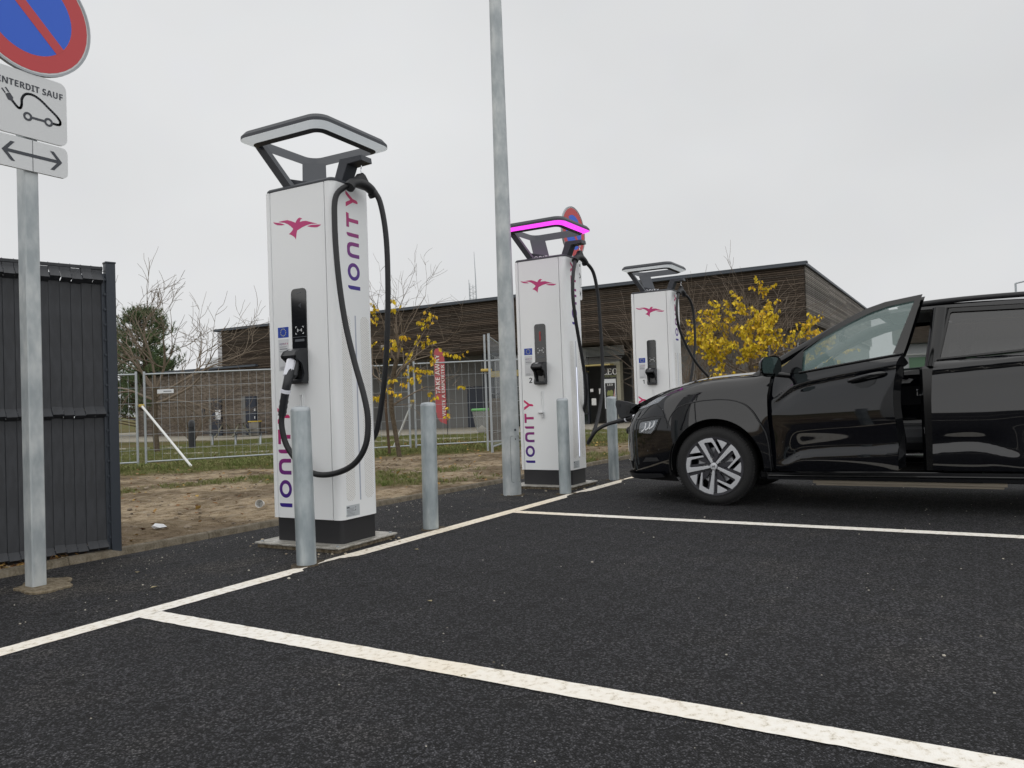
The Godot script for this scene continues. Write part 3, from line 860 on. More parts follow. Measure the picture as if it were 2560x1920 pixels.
func mortar_patch(called: String, at: Vector3, r: Vector2, sd: int, m) -> void:
	var pg := PackedVector2Array()
	var rr := RandomNumberGenerator.new(); rr.seed = sd
	for k in 48:
		var a := TAU * k / 48
		var q := 0.82 + 0.16 * sin(a * 2.0 + sd) + 0.08 * sin(a * 5.0 + sd * 2.0) + rr.randf_range(-0.05, 0.05)
		pg.append(Vector2(at.x + cos(a) * r.x * q, -at.z + sin(a) * r.y * q))
	var st := S(); prism(st, pg, -0.01, at.y, Transform3D(Basis(Vector3.RIGHT, Vector3(0, 0, -1), Vector3.UP), Vector3.ZERO), 0.004, false)
	var o := struct_(called, st, m)

func parking_sign(at: Vector3, label: String, yc: float) -> void:
	var t := thing("parking_sign", label, "road sign", at, 0.0, "no-parking signs on galvanised posts")
	var st := S(); box(st, Vector3(0, 1.55, 0), Vector3(0.082, 3.1, 0.076), 0.006); obj("post", st, M.galv, t)
	# all plates face +x; local plane: (u along -z, y)
	var PL := func(x: float): return Transform3D(Basis(Vector3(0, 0, -1), Vector3.UP, Vector3.RIGHT), Vector3(x, 0, 0))
	var zf := 0.058
	st = S(); prism(st, ellipse(0, yc, 0.335, 0.335, 56), 0.043, zf, PL.call(0.0), 0.0); var disc := obj("round_plate", st, M.sign_white, t)
	st = S(); lathe(st, [Vector2(0.326, 0.0), Vector2(0.338, 0.0), Vector2(0.338, 0.022), Vector2(0.326, 0.022)], 56, Transform3D(Basis(Vector3(0, 1, 0), Vector3(1, 0, 0), Vector3(0, 0, -1)), Vector3(0.04, yc, 0))); obj("rim", st, M.sign_edge, disc)
	st = S()
	var f := func(p: Vector2, h := 0.0): return PL.call(zf + 0.001) * Vector3(p.x, yc + p.y, h)
	ring_poly(st, f, Vector2.ZERO, Vector2(0.318, 0.318), Vector2(0.228, 0.228), null)
	obj("red_ring", st, M.sign_red, disc)
	st = S(); sheet(st, ellipse(0, yc, 0.2275, 0.2275, 48), PL.call(zf + 0.001)); obj("blue_field", st, M.sign_blue, disc)
	st = S(); var bar := PackedVector2Array()
	for v in [Vector2(-0.229, 0.028), Vector2(0.229, 0.028), Vector2(0.229, -0.028), Vector2(-0.229, -0.028)]: bar.append(v.rotated(-PI / 4) + Vector2(0, yc))
	sheet(st, bar, PL.call(zf + 0.002)); obj("red_bar", st, M.sign_red, disc)
	var y1 := yc - 0.515
	st = S(); prism(st, rrect(-0.19, y1 - 0.178, 0.19, y1 + 0.178, 0.04), 0.043, zf, PL.call(0.0), 0.0); var p1 := obj("text_plate", st, M.sign_white, t)
	text_obj("lettering", "INTERDIT SAUF", 0.034, M.sign_ink, p1, PL.call(zf + 0.001) * Transform3D(Basis.IDENTITY, Vector3(0, y1 + 0.098, 0)), "Droid Sans", 700, 0.0015)
	st = S()
	var car := [V(-0.10, 0.018, 0), V(-0.075, -0.008, 0), V(-0.06, -0.01, 0), V(-0.052, 0.012, 0), V(-0.05, 0.045, 0), V(-0.03, 0.075, 0), V(0.005, 0.082, 0), V(0.045, 0.068, 0), V(0.09, 0.035, 0), V(0.13, 0.005, 0), V(0.15, -0.018, 0), V(0.152, -0.036, 0), V(0.14, -0.044, 0), V(0.11, -0.045, 0)]
	var draw := func(s2: SurfaceTool, pts: Array, r: float):
		for i in pts.size() - 1:
			var a: Vector3 = pts[i]; var b: Vector3 = pts[i + 1]
			var nn := Vector3(-(b - a).y, (b - a).x, 0).normalized() * r
			var ex := (b - a).normalized() * r * 0.5
			sheet(s2, PackedVector2Array([Vector2((a - nn - ex).x, (a - nn - ex).y), Vector2((b - nn + ex).x, (b - nn + ex).y), Vector2((b + nn + ex).x, (b + nn + ex).y), Vector2((a + nn - ex).x, (a + nn - ex).y)]), PL.call(zf + 0.0012) * Transform3D(Basis.IDENTITY, Vector3(0, y1 - 0.02, 0)))
	draw.call(st, smooth_path(car, 4), 0.0065)
	draw.call(st, [V(0.0, -0.045, 0), V(0.066, -0.045, 0)], 0.0065)
	for c in [-0.022, 0.088]:
		ring_poly(st, func(p: Vector2, h := 0.0): return PL.call(zf + 0.0014) * Vector3(p.x, y1 - 0.065 + p.y, h), Vector2(c, 0), Vector2(0.024, 0.024), Vector2(0.012, 0.012), null)
	sheet(st, poly([[-0.135, 0.044], [-0.112, 0.058], [-0.095, 0.036], [-0.098, 0.014], [-0.12, 0.016]]), PL.call(zf + 0.0016) * Transform3D(Basis.IDENTITY, Vector3(0, y1 - 0.02, 0)))
	draw.call(st, [V(-0.135, 0.05, 0), V(-0.150, 0.068, 0)], 0.004); draw.call(st, [V(-0.118, 0.06, 0), V(-0.132, 0.078, 0)], 0.004)
	obj("car_pictogram", st, M.sign_ink, p1)
	var y2 := yc - 0.79
	st = S(); prism(st, rrect(-0.19, y2 - 0.085, 0.19, y2 + 0.085, 0.03), 0.043, zf, PL.call(0.0), 0.0); var p2 := obj("arrow_plate", st, M.sign_white, t)
	st = S()
	var lift: Transform3D = PL.call(zf + 0.0012) * Transform3D(Basis.IDENTITY, Vector3(0, y2, 0))
	sheet(st, rrect(-0.15, -0.009, 0.15, 0.009, 0.001, 1), lift)
	for s in [-1.0, 1.0]:
		for v in [-1.0, 1.0]:
			sheet(st, PackedVector2Array([Vector2(0.158 * s, 0), Vector2(0.113 * s, 0.052 * v), Vector2(0.092 * s, 0.052 * v), Vector2(0.136 * s, 0)]), lift * Transform3D(Basis.IDENTITY, Vector3(0, 0, 0.0004)))
	box(st, PL.call(zf) * Vector3(0, y2, 0.0006), Vector3(0.001, 0.168, 0.0025))
	obj("arrow", st, M.sign_ink, p2)
	st = S()
	for y in [yc - 0.62, yc - 0.42, yc - 0.2, yc + 0.2]: box(st, Vector3(0.0, y, 0), Vector3(0.09, 0.03, 0.09), 0.004)
	obj("clamp", st, M.galv_thin, t)

func lamp_post(at: Vector3) -> void:
	var t := thing("street_lamp", "tall tapering galvanised lamp post beside the charger with the magenta halo", "lamp post", at, 0.18)
	var st := S(); tube(st, [Vector3(0, -0.02, 0), Vector3(0, 8.0, 0)], [0.091, 0.042], 16, true, true); obj("pole", st, M.galv, t)
	st = S(); tube(st, [Vector3(0, 8.0, 0), Vector3(0.02, 8.15, 0), Vector3(0.9, 8.3, 0)], 0.03, 10); box(st, Vector3(1.1, 8.3, 0), Vector3(0.6, 0.07, 0.26), 0.02); obj("lamp_head", st, M.galv_thin, t)
	# inspection hatch cut round by a narrow joint
	var hx := Transform3D(Basis(Vector3.UP, 0.95), Vector3.ZERO)
	st = S()
	var jo := rrect(-0.055, 0.13, 0.055, 0.58, 0.018)
	for i in jo.size():
		var a := jo[i]; var b := jo[(i + 1) % jo.size()]
		var m := func(p: Vector2): return hx * Vector3(sin(p.x / 0.089) * 0.0905, p.y, cos(p.x / 0.089) * 0.0905)
		tube(st, [m.call(a), m.call(b)], 0.0014, 4, false)
	for s in [0.55]: tube(st, [hx * Vector3(0, s, 0.086), hx * Vector3(0, s, 0.092)], 0.006, 8)
	obj("hatch_joint", st, M.seam, t)
	st = S(); box(st, hx * Vector3(0, 0.64, 0.0885), Vector3(0.02, 0.02, 0.003), 0.0, hx.basis); obj("label_plate", st, M.sign_ink, t)

# ------------------------------------------------------------------ fences
func screen_fence() -> void:
	# anthracite mesh panel closed with upright slats, folded out along three ribs
	var t := thing("screen_fence", "anthracite slatted privacy fence panel with dark end post", "fence", Vector3(-4.90, 0, -3.06), 0.0)
	var dir := Vector3(-0.258, 0, 0.966)          # runs from the end post towards the sign
	var outn := Vector3(0.966, 0, 0.258)
	var bas := Basis(dir, Vector3.UP, dir.cross(Vector3.UP))
	if bas.z.dot(outn) < 0: bas = Basis(dir, Vector3.UP, -dir.cross(Vector3.UP))
	var profile := [[0.03, 0.0], [0.04, 0.0], [0.062, 0.05], [0.105, 0.004], [0.905, 0.0], [0.93, 0.052], [0.98, 0.004], [1.785, 0.0], [1.81, 0.052], [1.862, 0.004], [1.885, 0.0]]
	var pitch := 0.0625
	var st := S()
	var w := 0.0595
	for i in profile.size() - 1:
		var a: Array = profile[i]; var b: Array = profile[i + 1]
		var nz := Vector3(0, -(b[1] - a[1]), b[0] - a[0]).normalized()
		quad(st, V(0, a[0], a[1]), V(w, a[0], a[1]), V(w, b[0], b[1]), V(0, b[0], b[1]), nz)
		quad(st, V(0, a[0], a[1] - 0.004), V(w, a[0], a[1] - 0.004), V(w, b[0], b[1] - 0.004), V(0, b[0], b[1] - 0.004), -nz)
		for e in [0.0, w]: quad(st, V(e, a[0], a[1]), V(e, b[0], b[1]), V(e, b[0], b[1] - 0.004), V(e, a[0], a[1] - 0.004), V(e - 0.02, 0, 0))
	var sm := st.commit()
	for k in 42:
		var o := obj("slat", sm, M.anthracite, t)
		o.transform = Transform3D(bas * Basis(Vector3.UP, rng.randfn(0, 0.006)), dir * (0.05 + k * pitch) + outn * rng.randfn(0, 0.0012) + Vector3(0, rng.randfn(0, 0.003), 0))
	st = S()
	for k in 43: tube(st, [dir * (0.046 + k * pitch) - outn * 0.009 + V(0, 0.03, 0), dir * (0.046 + k * pitch) - outn * 0.009 + V(0, 1.91, 0)], 0.0026, 5)
	for y in [0.06, 0.1, 0.5, 0.94, 1.4, 1.82, 1.88]: tube(st, [dir * 0.03 - outn * 0.013 + V(0, y, 0), dir * 2.72 - outn * 0.013 + V(0, y, 0)], 0.0028, 5)
	for k in 43:
		var top := 1.885 if k % 7 != 4 and k % 9 != 5 else 1.74 - 0.1 * (k % 3)
		box(st, dir * (0.0475 + k * pitch) - outn * 0.0075 + V(0, 0.03 + top * 0.5, 0), V(0.012, top - 0.03, 0.002), 0.0, bas)
		for y in [0.066, 0.938, 1.82]:
			if y < 1.0 or k % 3 != 1: box(st, dir * (0.0475 + k * pitch) + outn * 0.012 + V(0, y, 0), V(0.010, 0.036, 0.036), 0.0, bas)
	obj("wire_mesh", st, M.anthracite_post, t)
	st = S(); box(st, dir * 0.035 + outn * 0.004 + V(0, 0.94, 0), V(0.036, 1.84, 0.012), 0.002, bas); obj("end_strip", st, M.anthracite_post, t)
	st = S(); box(st, dir * 1.37 + outn * -0.004 + V(0, 1.895, 0), V(2.66, 0.022, 0.014), 0.003, bas); obj("top_strip", st, M.anthracite, t)
	for e in [0.0, 2.74]:
		st = S(); box(st, dir * e + V(0, 0.965, 0), V(0.06, 1.93, 0.06), 0.004, bas); box(st, dir * e + V(0, 1.934, 0), V(0.066, 0.012, 0.066), 0.002, bas)
		var p := obj("post", st, M.anthracite_post, t)
		st = S()
		for k in 18: tube(st, [dir * (e + 0.037) + outn * 0.018 + V(0, 0.12 + k * 0.1, 0), dir * (e + 0.037) + outn * 0.024 + V(0, 0.12 + k * 0.1, 0)], 0.008, 8)
		if e == 0.0: obj("clip", st, M.anthracite_post, p)

func site_fence(a: Vector3, b: Vector3, h: float, label: String, plate := false, posts := [true, true]) -> Node3D:
	var c := a
	var t := thing("site_fence_panel", label, "fence", c, 0.0, "mobile wire fence panels")
	var L := b - a
	var Up := Vector3.UP
	var st: SurfaceTool
	for e in 2:
		st = S(); tube(st, [L * e + V(0, 0.0, 0), L * e + V(0, h, 0)], 0.025, 10); obj("post", st, M.galv_thin, t)
	for y in [0.10, h - 0.06]:
		st = S(); tube(st, [V(0, y, 0), L + V(0, y, 0)], 0.018, 8); obj("rail", st, M.galv_thin, t)
	st = S()
	var n := int(L.length() / 0.155)
	for k in range(1, n):
		var p := L * (float(k) / n)
		tube(st, [p + V(0, 0.1, 0), p + V(0, h - 0.06, 0)], 0.0034, 4, false)
	for k in 5: tube(st, [V(0, 0.35 + k * (h - 0.5) / 4.6, 0), L + V(0, 0.35 + k * (h - 0.5) / 4.6, 0)], 0.0034, 4, false)
	obj("wire_mesh", st, M.galv_thin, t)
	if plate:
		st = S(); box(st, L.normalized() * 0.42 + V(0, h - 0.44, 0) + L.cross(Up).normalized() * 0.012, V(0.33, 0.085, 0.006), 0.002, Basis(L.normalized(), Up, L.normalized().cross(Up)))
		var pl := obj("name_plate", st, M.white_plate, t)
		st = S()
		for s in [-1, 1]: box(st, L.normalized() * 0.46 + V(0, h - 0.44, 0) + L.cross(Up).normalized() * (0.012 + s * 0.004), V(0.16, 0.022, 0.002), 0.0, Basis(L.normalized(), Up, L.normalized().cross(Up)))
		obj("print", st, M.info_text, pl)
	return t

func brace_pole(a: Vector3, b: Vector3, label: String) -> void:
	var t := thing("fence_brace", label, "brace", a, 0.0, "slanting fence braces")
	var st := S(); tube(st, [Vector3.ZERO, b - a], 0.024, 10); obj("tube", st, M.brace, t)
	st = S(); box(st, b - a, V(0.09, 0.06, 0.09), 0.01); obj("coupler", st, M.coupler, t)

# ------------------------------------------------------------------ building
func building() -> void:
	var t := thing("service_building", "long low building clad in dark horizontal timber slats with overhanging upper band", "building", Vector3(-19.45, 0, -27.4))
	var x0 := -14.85; var x1 := 14.85
	var yb := 3.08; var yt := 5.22
	var st := S()
	box(st, V(0, 4.13, -10.4), V(29.5, 2.06, 20.5)); obj("upper_wall", st, M.timber_back, t)
	st = S(); box(st, V(0, 5.20, -10.3), V(29.9, 0.10, 21.0), 0.01); box(st, V(0, 5.255, 0.09), V(29.96, 0.05, 0.22), 0.005); obj("roof", st, M.zinc, t)
	st = S(); box(st, V(0, 3.085, -10.4), V(29.4, 0.02, 20.4)); obj("soffit", st, M.timber_back, t)
	# slats of the long face and of the end face
	var pitch := 0.0725
	var rows := 29
	var seg := [5.35, 4.7, 5.6, 4.9, 5.1, 4.05]
	var meshes := {}
	var slat := func(len: float) -> Mesh:
		var key := snappedf(len, 0.01)
		if not meshes.has(key):
			var s2 := S(); box(s2, Vector3.ZERO, V(key, 0.045, 0.032)); meshes[key] = s2.commit()
		return meshes[key]
	for r in rows:
		var x := x0
		for k in 6:
			var len: float = seg[(k + (r % 3)) % 6]
			var o := obj("slat", slat.call(len - 0.01), M["slat%d" % rng.randi_range(0, 4)], t)
			o.position = V(x + len / 2, yb + 0.035 + r * pitch, 0.016 + rng.randf() * 0.008)
			x += len
		var z := -0.02
		for k in 4:
			var o := obj("slat", slat.call(5.05), M["gable%d" % rng.randi_range(0, 4)], t)
			o.rotation.y = PI / 2
			o.position = V(x1 + 0.02 + rng.randf() * 0.008, yb + 0.2 + r * pitch * 0.93, z - 2.53 - k * 5.06)
	st = S()
	for k in 19: box(st, V(x0 + 0.4 + k * 1.62, 4.13, -0.02), V(0.06, 2.06, 0.04))
	obj("batten", st, M.timber_back, t)
	# lower wall of weathered planks at the far end, running on as a lower wing
	st = S(); box(st, V(-14.6, 1.33, -3.2), V(15.4, 3.5, 6.0)); obj("wing_wall", st, M.timber_back, t)
	for r in 22:
		var y := -0.38 + r * 0.157
		var x := -22.2
		for k in 2:
			var len: float = [8.2, 7.1][(k + r) % 2]
			var o := obj("plank", slat.call(len - 0.015), M["plank%d" % rng.randi_range(0, 4)], t)
			o.scale = V(1, 3.2, 1)
			o.position = V(x + len / 2, y, -0.16 + rng.randf() * 0.012)
			x += len
	for dx in [[-12.52, 1], [-15.2, 0]]:
		st = S(); box(st, V(dx[0], 0.62, -0.09), V(0.76, 2.06, 0.08), 0.004); var d := obj("door", st, M.navy_door, t)
		st = S(); box(st, V(dx[0] + 0.30 * (1 if dx[1] else 1), 0.55, -0.04), V(0.05, 0.12, 0.03), 0.004); box(st, V(dx[0] + 0.30, 0.95, -0.045), V(0.10, 0.12, 0.006)); obj("handle", st, M.white_plate, d)
		st = S(); box(st, V(dx[0] - 0.50, 0.62, -0.085), V(0.22, 2.08, 0.12), 0.004); obj("door_jamb", st, M.render_grey, t)
	st = S(); box(st, V(-15.05, 0.75, -0.035), V(0.42, 0.5, 0.01)); obj("notice", st, M.white_plate, t)
	st = S(); box(st, V(-16.35, 0.85, -0.13), V(0.26, 0.45, 0.06)); obj("window", st, M.frame_dark, t)
	st = S(); box(st, V(-17.0, 3.22, -3.0), V(10.4, 0.1, 6.4)); obj("wing_roof", st, M.zinc, t)
	st = S(); box(st, V(-15.75, 3.55, -1.2), V(1.75, 0.62, 1.4), 0.01); obj("roof_unit", st, M.white_plate, t)
	st = S(); box(st, V(-17.0, 3.5, -1.4), V(0.5, 0.5, 0.5), 0.02); lathe(st, [Vector2(0.22, 3.75), Vector2(0.26, 3.8), Vector2(0.2, 3.9), Vector2(0.0, 3.93)], 14, Transform3D(Basis.IDENTITY, V(-17.0, 0, -1.4))); obj("roof_fan", st, M.galv_thin, t)
	# recessed ground floor behind the overhang
	st = S(); box(st, V(-2.9, 1.33, -2.45), V(8.1, 3.5, 0.3)); obj("recess_wall", st, M.render_grey, t)
	st = S(); box(st, V(-0.02, 0.66, -2.27), V(0.95, 2.0, 0.08), 0.004); obj("door", st, M.navy_door, t)
	st = S(); box(st, V(1.2, 1.33, -1.85), V(0.34, 3.5, 1.2)); obj("pier", st, M.frame_dark, t)
	st = S(); box(st, V(-6.95, 1.33, -1.4), V(0.3, 3.5, 2.4)); obj("pier", st, M.timber_back, t)
	# glazed front with mullions between the pier and the entrance
	st = S(); box(st, V(3.75, 1.25, -1.42), V(4.7, 3.3, 0.02)); obj("glass_front", st, M.shop_glass, t)
	for k in 6:
		st = S(); box(st, V(1.45 + k * 0.92, 1.25, -1.38), V(0.07, 3.3, 0.09)); obj("mullion", st, M.frame_dark, t)
	for y in [0.3, 1.25, 2.02]:
		st = S(); box(st, V(3.75, y, -1.375), V(4.7, 0.05, 0.08)); obj("transom", st, M.frame_dark if y < 2 else M.beige_trim, t)
	st = S(); box(st, V(3.75, 1.33, -4.6), V(9.8, 3.4, 0.1)); obj("inner_wall", st, M.render_grey, t)
	st = S(); box(st, V(3.7, 2.13, -1.30), V(4.6, 0.26, 0.16), 0.005); obj("fascia", st, M.beige_trim, t)
	# entrance: louvres, sloping canopy, stone frame, shop sign and poster
	for k in 8:
		st = S(); box(st, V(6.85, 2.63 + k * 0.05, -1.18), V(1.85, 0.022, 0.03), 0.0, Basis(Vector3.RIGHT, 0.4)); obj("louvre", st, M.galv_thin, t)
	st = S(); quad(st, V(5.9, 2.58, -1.2), V(7.75, 2.58, -1.2), V(7.75, 2.28, -0.55), V(5.9, 2.28, -0.55), V(0, 1, 1)); obj("canopy", st, M.bag_clear, t)
	st = S(); box(st, V(6.65, 2.235, -0.9), V(1.5, 0.05, 0.7)); obj("canopy_beam", st, M.beige_trim, t)
	st = S(); box(st, V(7.58, 1.1, -1.1), V(0.16, 2.5, 0.3), 0.006); box(st, V(7.2, 2.27, -1.1), V(0.6, 0.14, 0.3), 0.006); obj("stone_frame", st, M.stone_trim, t)
	st = S(); box(st, V(7.20, 1.02, -1.12), V(0.60, 2.34, 0.10), 0.004); var sg := obj("shop_sign", st, M.poster, t)
	text_obj("lettering", "LEO", 0.24, M.poster_white, sg, Transform3D(Basis.IDENTITY, V(7.17, 1.96, -1.065)), "Droid Serif", 700, 0.004)
	text_obj("lettering", "rOirepas", 0.095, M.poster_green, sg, Transform3D(Basis.IDENTITY, V(7.17, 1.79, -1.065)), "Droid Serif", 400, 0.003)
	st = S(); box(st, V(7.17, 1.08, -1.055), V(0.50, 1.18, 0.02), 0.004); var ps := obj("poster", st, M.white_plate, t)
	st = S(); box(st, V(7.17, 1.02, -1.043), V(0.42, 0.98, 0.006)); obj("print_field", st, M.poster, ps)
	text_obj("lettering", "LEO", 0.085, M.poster_white, ps, Transform3D(Basis.IDENTITY, V(7.17, 1.44, -1.038)), "Droid Serif", 700, 0.003)
	st = S(); prism(st, poly([[7.03, 1.12], [7.08, 1.22], [7.16, 1.2], [7.22, 1.24], [7.3, 1.18], [7.28, 1.08], [7.3, 1.0], [7.2, 0.98], [7.12, 1.02], [7.04, 1.0]]), -1.04, -1.036, Transform3D.IDENTITY); obj("green_splash", st, M.poster_green, ps)
	st = S(); prism(st, poly([[7.37, 0.7], [7.30, 0.85], [7.32, 1.05], [7.37, 1.28]]), -1.04, -1.036, Transform3D.IDENTITY); obj("pink_figure", st, M.poster_pink, ps)
	for q in [[6.22, 1.25, 0.13, 0.12], [6.3, 0.78, 0.2, 0.28], [6.6, 1.2, 0.12, 0.22]]:
		st = S(); box(st, V(q[0], q[1], -1.36), V(q[2], q[3], 0.01)); obj("door_sticker", st, M.poster_white, t)
	# timber wall at the near end
	st = S(); box(st, V(11.4, 1.33, -1.7), V(7.0, 3.5, 0.3)); obj("end_wall", st, M.render_grey, t)
	for k in 5:
		st = S(); box(st, V(8.15 + k * 0.26, 1.33, -1.35), V(0.22, 3.5, 0.06)); obj("wall_board", st, M["plank%d" % (k % 5)], t)
	st = S(); box(st, V(13.6, 1.9, -1.5), V(1.9, 1.5, 0.12)); obj("window", st, M.frame_dark, t)
	for k in 4:
		st = S(); box(st, V(12.8 + k * 0.5, 1.9, -1.4), V(0.05, 1.5, 0.06)); obj("mullion", st, M.galv_thin, t)
	st = S(); box(st, V(14.7, 1.33, -10.5), V(0.2, 3.5, 18.0)); obj("end_wall", st, M.render_grey, t)

func small_things() -> void:
	# low pavilion far behind the car, seen through its windows
	var pav := thing("pavilion", "low pavilion with brown roof and green panels seen through the car windows", "building", V(5.4, 0, -33.0))
	var ks := S(); box(ks, V(0, 1.3, -2.0), V(15.0, 2.6, 4.0)); obj("wall", ks, M.white_plate, pav)
	ks = S(); box(ks, V(0, 3.2, -1.8), V(15.6, 1.3, 4.8), 0.02); obj("roof", ks, M.slat1, pav)
	for q in 6:
		ks = S(); box(ks, V(-6.2 + q * 2.5, 1.2, 0.03), V(2.2, 1.7, 0.06), 0.005); obj("panel", ks, M.green_panel, pav)
	ks = S(); tube(ks, [V(-7.4, 2.15, 0.2), V(7.4, 2.15, 0.2)], 0.04, 8); obj("rail", ks, M.brace, pav)
	# lattice mast behind the roof
	var t := thing("lattice_mast", "thin lattice mast with whip aerial above the flat roof", "mast", V(-39.5, 0, -60))
	var st := S()
	for s in [[-.38, -.2], [.38, -.2], [0, .4], [-.1, 0.1], [.1, -.1]]: tube(st, [V(s[0], -0.4, s[1]), V(s[0], 12.0 + s[1] * 0.8, s[1])], 0.025, 5)
	for k in 40:
		var y := 0.2 + k * 0.29
		tube(st, [V(-.38, y, -.2), V(.38, y + (0.29 if k % 2 else 0.0), -.2)], 0.012, 4, false); tube(st, [V(.38, y, -.2), V(0, y + 0.29, .4)], 0.012, 4, false); tube(st, [V(-.38, y + 0.29, -.2), V(0, y, .4)], 0.012, 4, false)
	obj("lattice", st, M.galv_thin, t)
	st = S(); tube(st, [V(.38, 10.0, -.2), V(.36, 12.5, -.2), V(.28, 15.0, -.2)], [0.06, 0.045, 0.018], 6); obj("aerial", st, M.galv_thin, t)
	# distant lamp
	t = thing("street_lamp", "distant double-headed street lamp beyond the black car", "lamp post", V(2.92, 0, -60))
	st = S(); tube(st, [V(0, -0.4, 0), V(0, 7.45, 0)], [0.09, 0.06], 8); obj("pole", st, M.galv_thin, t)
	st = S(); tube(st, [V(0, 7.45, 0), V(0.9, 7.6, 0)], 0.05, 6); box(st, V(1.2, 7.6, 0), V(0.7, 0.12, 0.3), 0.03); obj("lamp_head", st, M.galv_thin, t)
	# feather flag
	t = thing("feather_flag", "red feather flag with white lettering in front of the building", "flag", V(-15.83, -0.2, -22.21))
	t.scale = V(0.85, 0.92, 0.95)
	st = S(); tube(st, [V(0, 0, 0), V(0, 1.6, 0), V(-0.02, 3.0, 0), V(-0.15, 3.28, 0), V(-0.38, 3.38, 0)], 0.013, 6); obj("pole", st, M.frame_dark, t)
	var cloth := poly([[0.0, 0.42], [0.0, 1.6], [-0.02, 2.95], [-0.1, 3.2], [-0.3, 3.36], [-0.44, 3.33], [-0.5, 3.2], [-0.5, 2.0], [-0.5, 0.95], [-0.43, 0.7], [-0.3, 0.52]])
	st = S(); prism(st, cloth, -0.004, 0.004, Transform3D(Basis(Vector3.UP, 0.12), V(-0.02, 0, 0))); var fl := obj("cloth", st, M.flag, t)
	for s in [["VENTE A EMPORTER", 0.15, -0.12, 1.72], ["TAKE AWAY", 0.20, -0.36, 2.35]]:
		text_obj("lettering", s[0], s[1], M.flag_text, fl, Transform3D(Basis(Vector3.UP, 0.12) * Basis(Vector3.BACK, PI / 2), V(s[2], s[3], 0.02 - s[2] * 0.12)), "Droid Sans", 800, 0.002)
	# litter sack holder
	t = thing("litter_sack", "clear litter sack hanging from a green ring by the terrace", "litter bin", V(-14.69, -0.18, -22.68))
	t.scale = V(0.82, 0.82, 0.82)
	st = S(); lathe(st, [Vector2(0.0, 0.06), Vector2(0.2, 0.08), Vector2(0.28, 0.3), Vector2(0.36, 0.7), Vector2(0.40, 0.98)], 18); obj("sack", st, M.bag_clear, t)
	st = S(); lathe(st, [Vector2(0.37, 0.98), Vector2(0.44, 0.98), Vector2(0.45, 1.04), Vector2(0.40, 1.08), Vector2(0.37, 1.05)], 20); obj("ring", st, M.bin_green, t)
	st = S(); tube(st, [V(0.1, 0, -0.42), V(0.1, 1.05, -0.42)], 0.03, 8); lathe(st, [Vector2(0, 0.02), Vector2(0.16, 0.05), Vector2(0.18, 0.2), Vector2(0.05, 0.34), Vector2(0, 0.36)], 10); obj("stand", st, M.bin_grey, t)
	# pale sack with yellow rim beside the navy door
	t = thing("litter_sack", "pale litter sack with yellow rim beside the navy door", "litter bin", V(-30.7, -0.38, -26.6))
	st = S(); lathe(st, [Vector2(0.0, 0.03), Vector2(0.22, 0.05), Vector2(0.26, 0.3), Vector2(0.30, 0.72)], 14); obj("sack", st, M.bin_grey, t)
	st = S(); lathe(st, [Vector2(0.28, 0.72), Vector2(0.34, 0.72), Vector2(0.34, 0.77), Vector2(0.28, 0.77)], 14); obj("ring", st, M.bag_yellow, t)
	st = S(); tube(st, [V(0.36, 0, 0), V(0.36, 0.7, 0)], 0.03, 6); obj("stand", st, M.frame_dark, t)
	# low dark marker post
	t = thing("marker_post", "short dark grey plastic marker post beyond the wire fence", "post", V(-22.0, -0.28, -16.45))
	st = S(); lathe(st, [Vector2(0.11, 0), Vector2(0.11, 0.66), Vector2(0.09, 0.67), Vector2(0.09, 0.70), Vector2(0.11, 0.71), Vector2(0.11, 0.84), Vector2(0.09, 0.91), Vector2(0.05, 0.95), Vector2(0, 0.96)], 18); obj("post", st, M.plastic_black, t)
	# bench: dark board on three curved legs
	t = thing("bench", "long low bench on curved pale legs beyond the wire fence", "bench", V(-22.6, -0.28, -17.9), -0.09)
	for k in 3:
		st = S(); box(st, V(1.0, 0.46, -0.16 + k * 0.15), V(3.1, 0.04, 0.12), 0.008); obj("seat_board", st, M.frame_dark, t)
	for k in 3:
		st = S(); tube(st, smooth_path([V(-0.35 + k * 1.35, 0.44, -0.1), V(-0.25 + k * 1.35, 0.3, 0), V(-0.2 + k * 1.35, 0.0, 0.05)], 4), 0.035, 8); obj("leg", st, M.galv_thin, t)
	# picnic table against the wall
	t = thing("picnic_table", "dark wooden picnic table standing by the weathered plank wall", "table", V(-31.0, -0.40, -25.5))
	for k in 4:
		st = S(); box(st, V(0, 0.72, -0.3 + k * 0.19), V(1.7, 0.04, 0.17), 0.005); obj("table_board", st, M.timber_back, t)
	for z in [-0.65, 0.65]:
		st = S(); box(st, V(0, 0.42, z), V(1.7, 0.04, 0.24), 0.005); obj("seat_board", st, M.timber_back, t)
	for x in [-0.6, 0.6]:
		st = S(); tube(st, [V(x, 0, -0.6), V(x, 0.7, -0.1)], 0.04, 6); tube(st, [V(x, 0, 0.6), V(x, 0.7, 0.1)], 0.04, 6); tube(st, [V(x, 0.4, -0.7), V(x, 0.4, 0.7)], 0.035, 6); obj("trestle", st, M.stone_trim, t)
	# wooden post behind the wire fence
	t = thing("timber_post", "thick weathered timber post behind the wire fence", "post", V(-9.9, -0.1, -15.9))
	st = S(); tube(st, [V(0, 0, 0), V(0.03, 1.1, 0)], [0.2, 0.17], 9); obj("post", st, M.bark, t)
	# white van mostly hidden by the dark fence
	t = thing("white_van", "white van parked far beyond the dark fence", "van", V(-34.6, -0.40, -17.9), 0.534)
	st = S(); prism(st, poly([[-2.4, 0.45], [-2.4, 2.2], [-2.2, 2.35], [1.2, 2.35], [1.9, 1.45], [2.5, 1.25], [2.6, 0.8], [2.55, 0.45]]), -0.95, 0.95, Transform3D.IDENTITY, 0.08); obj("body", st, M.van_white, t)
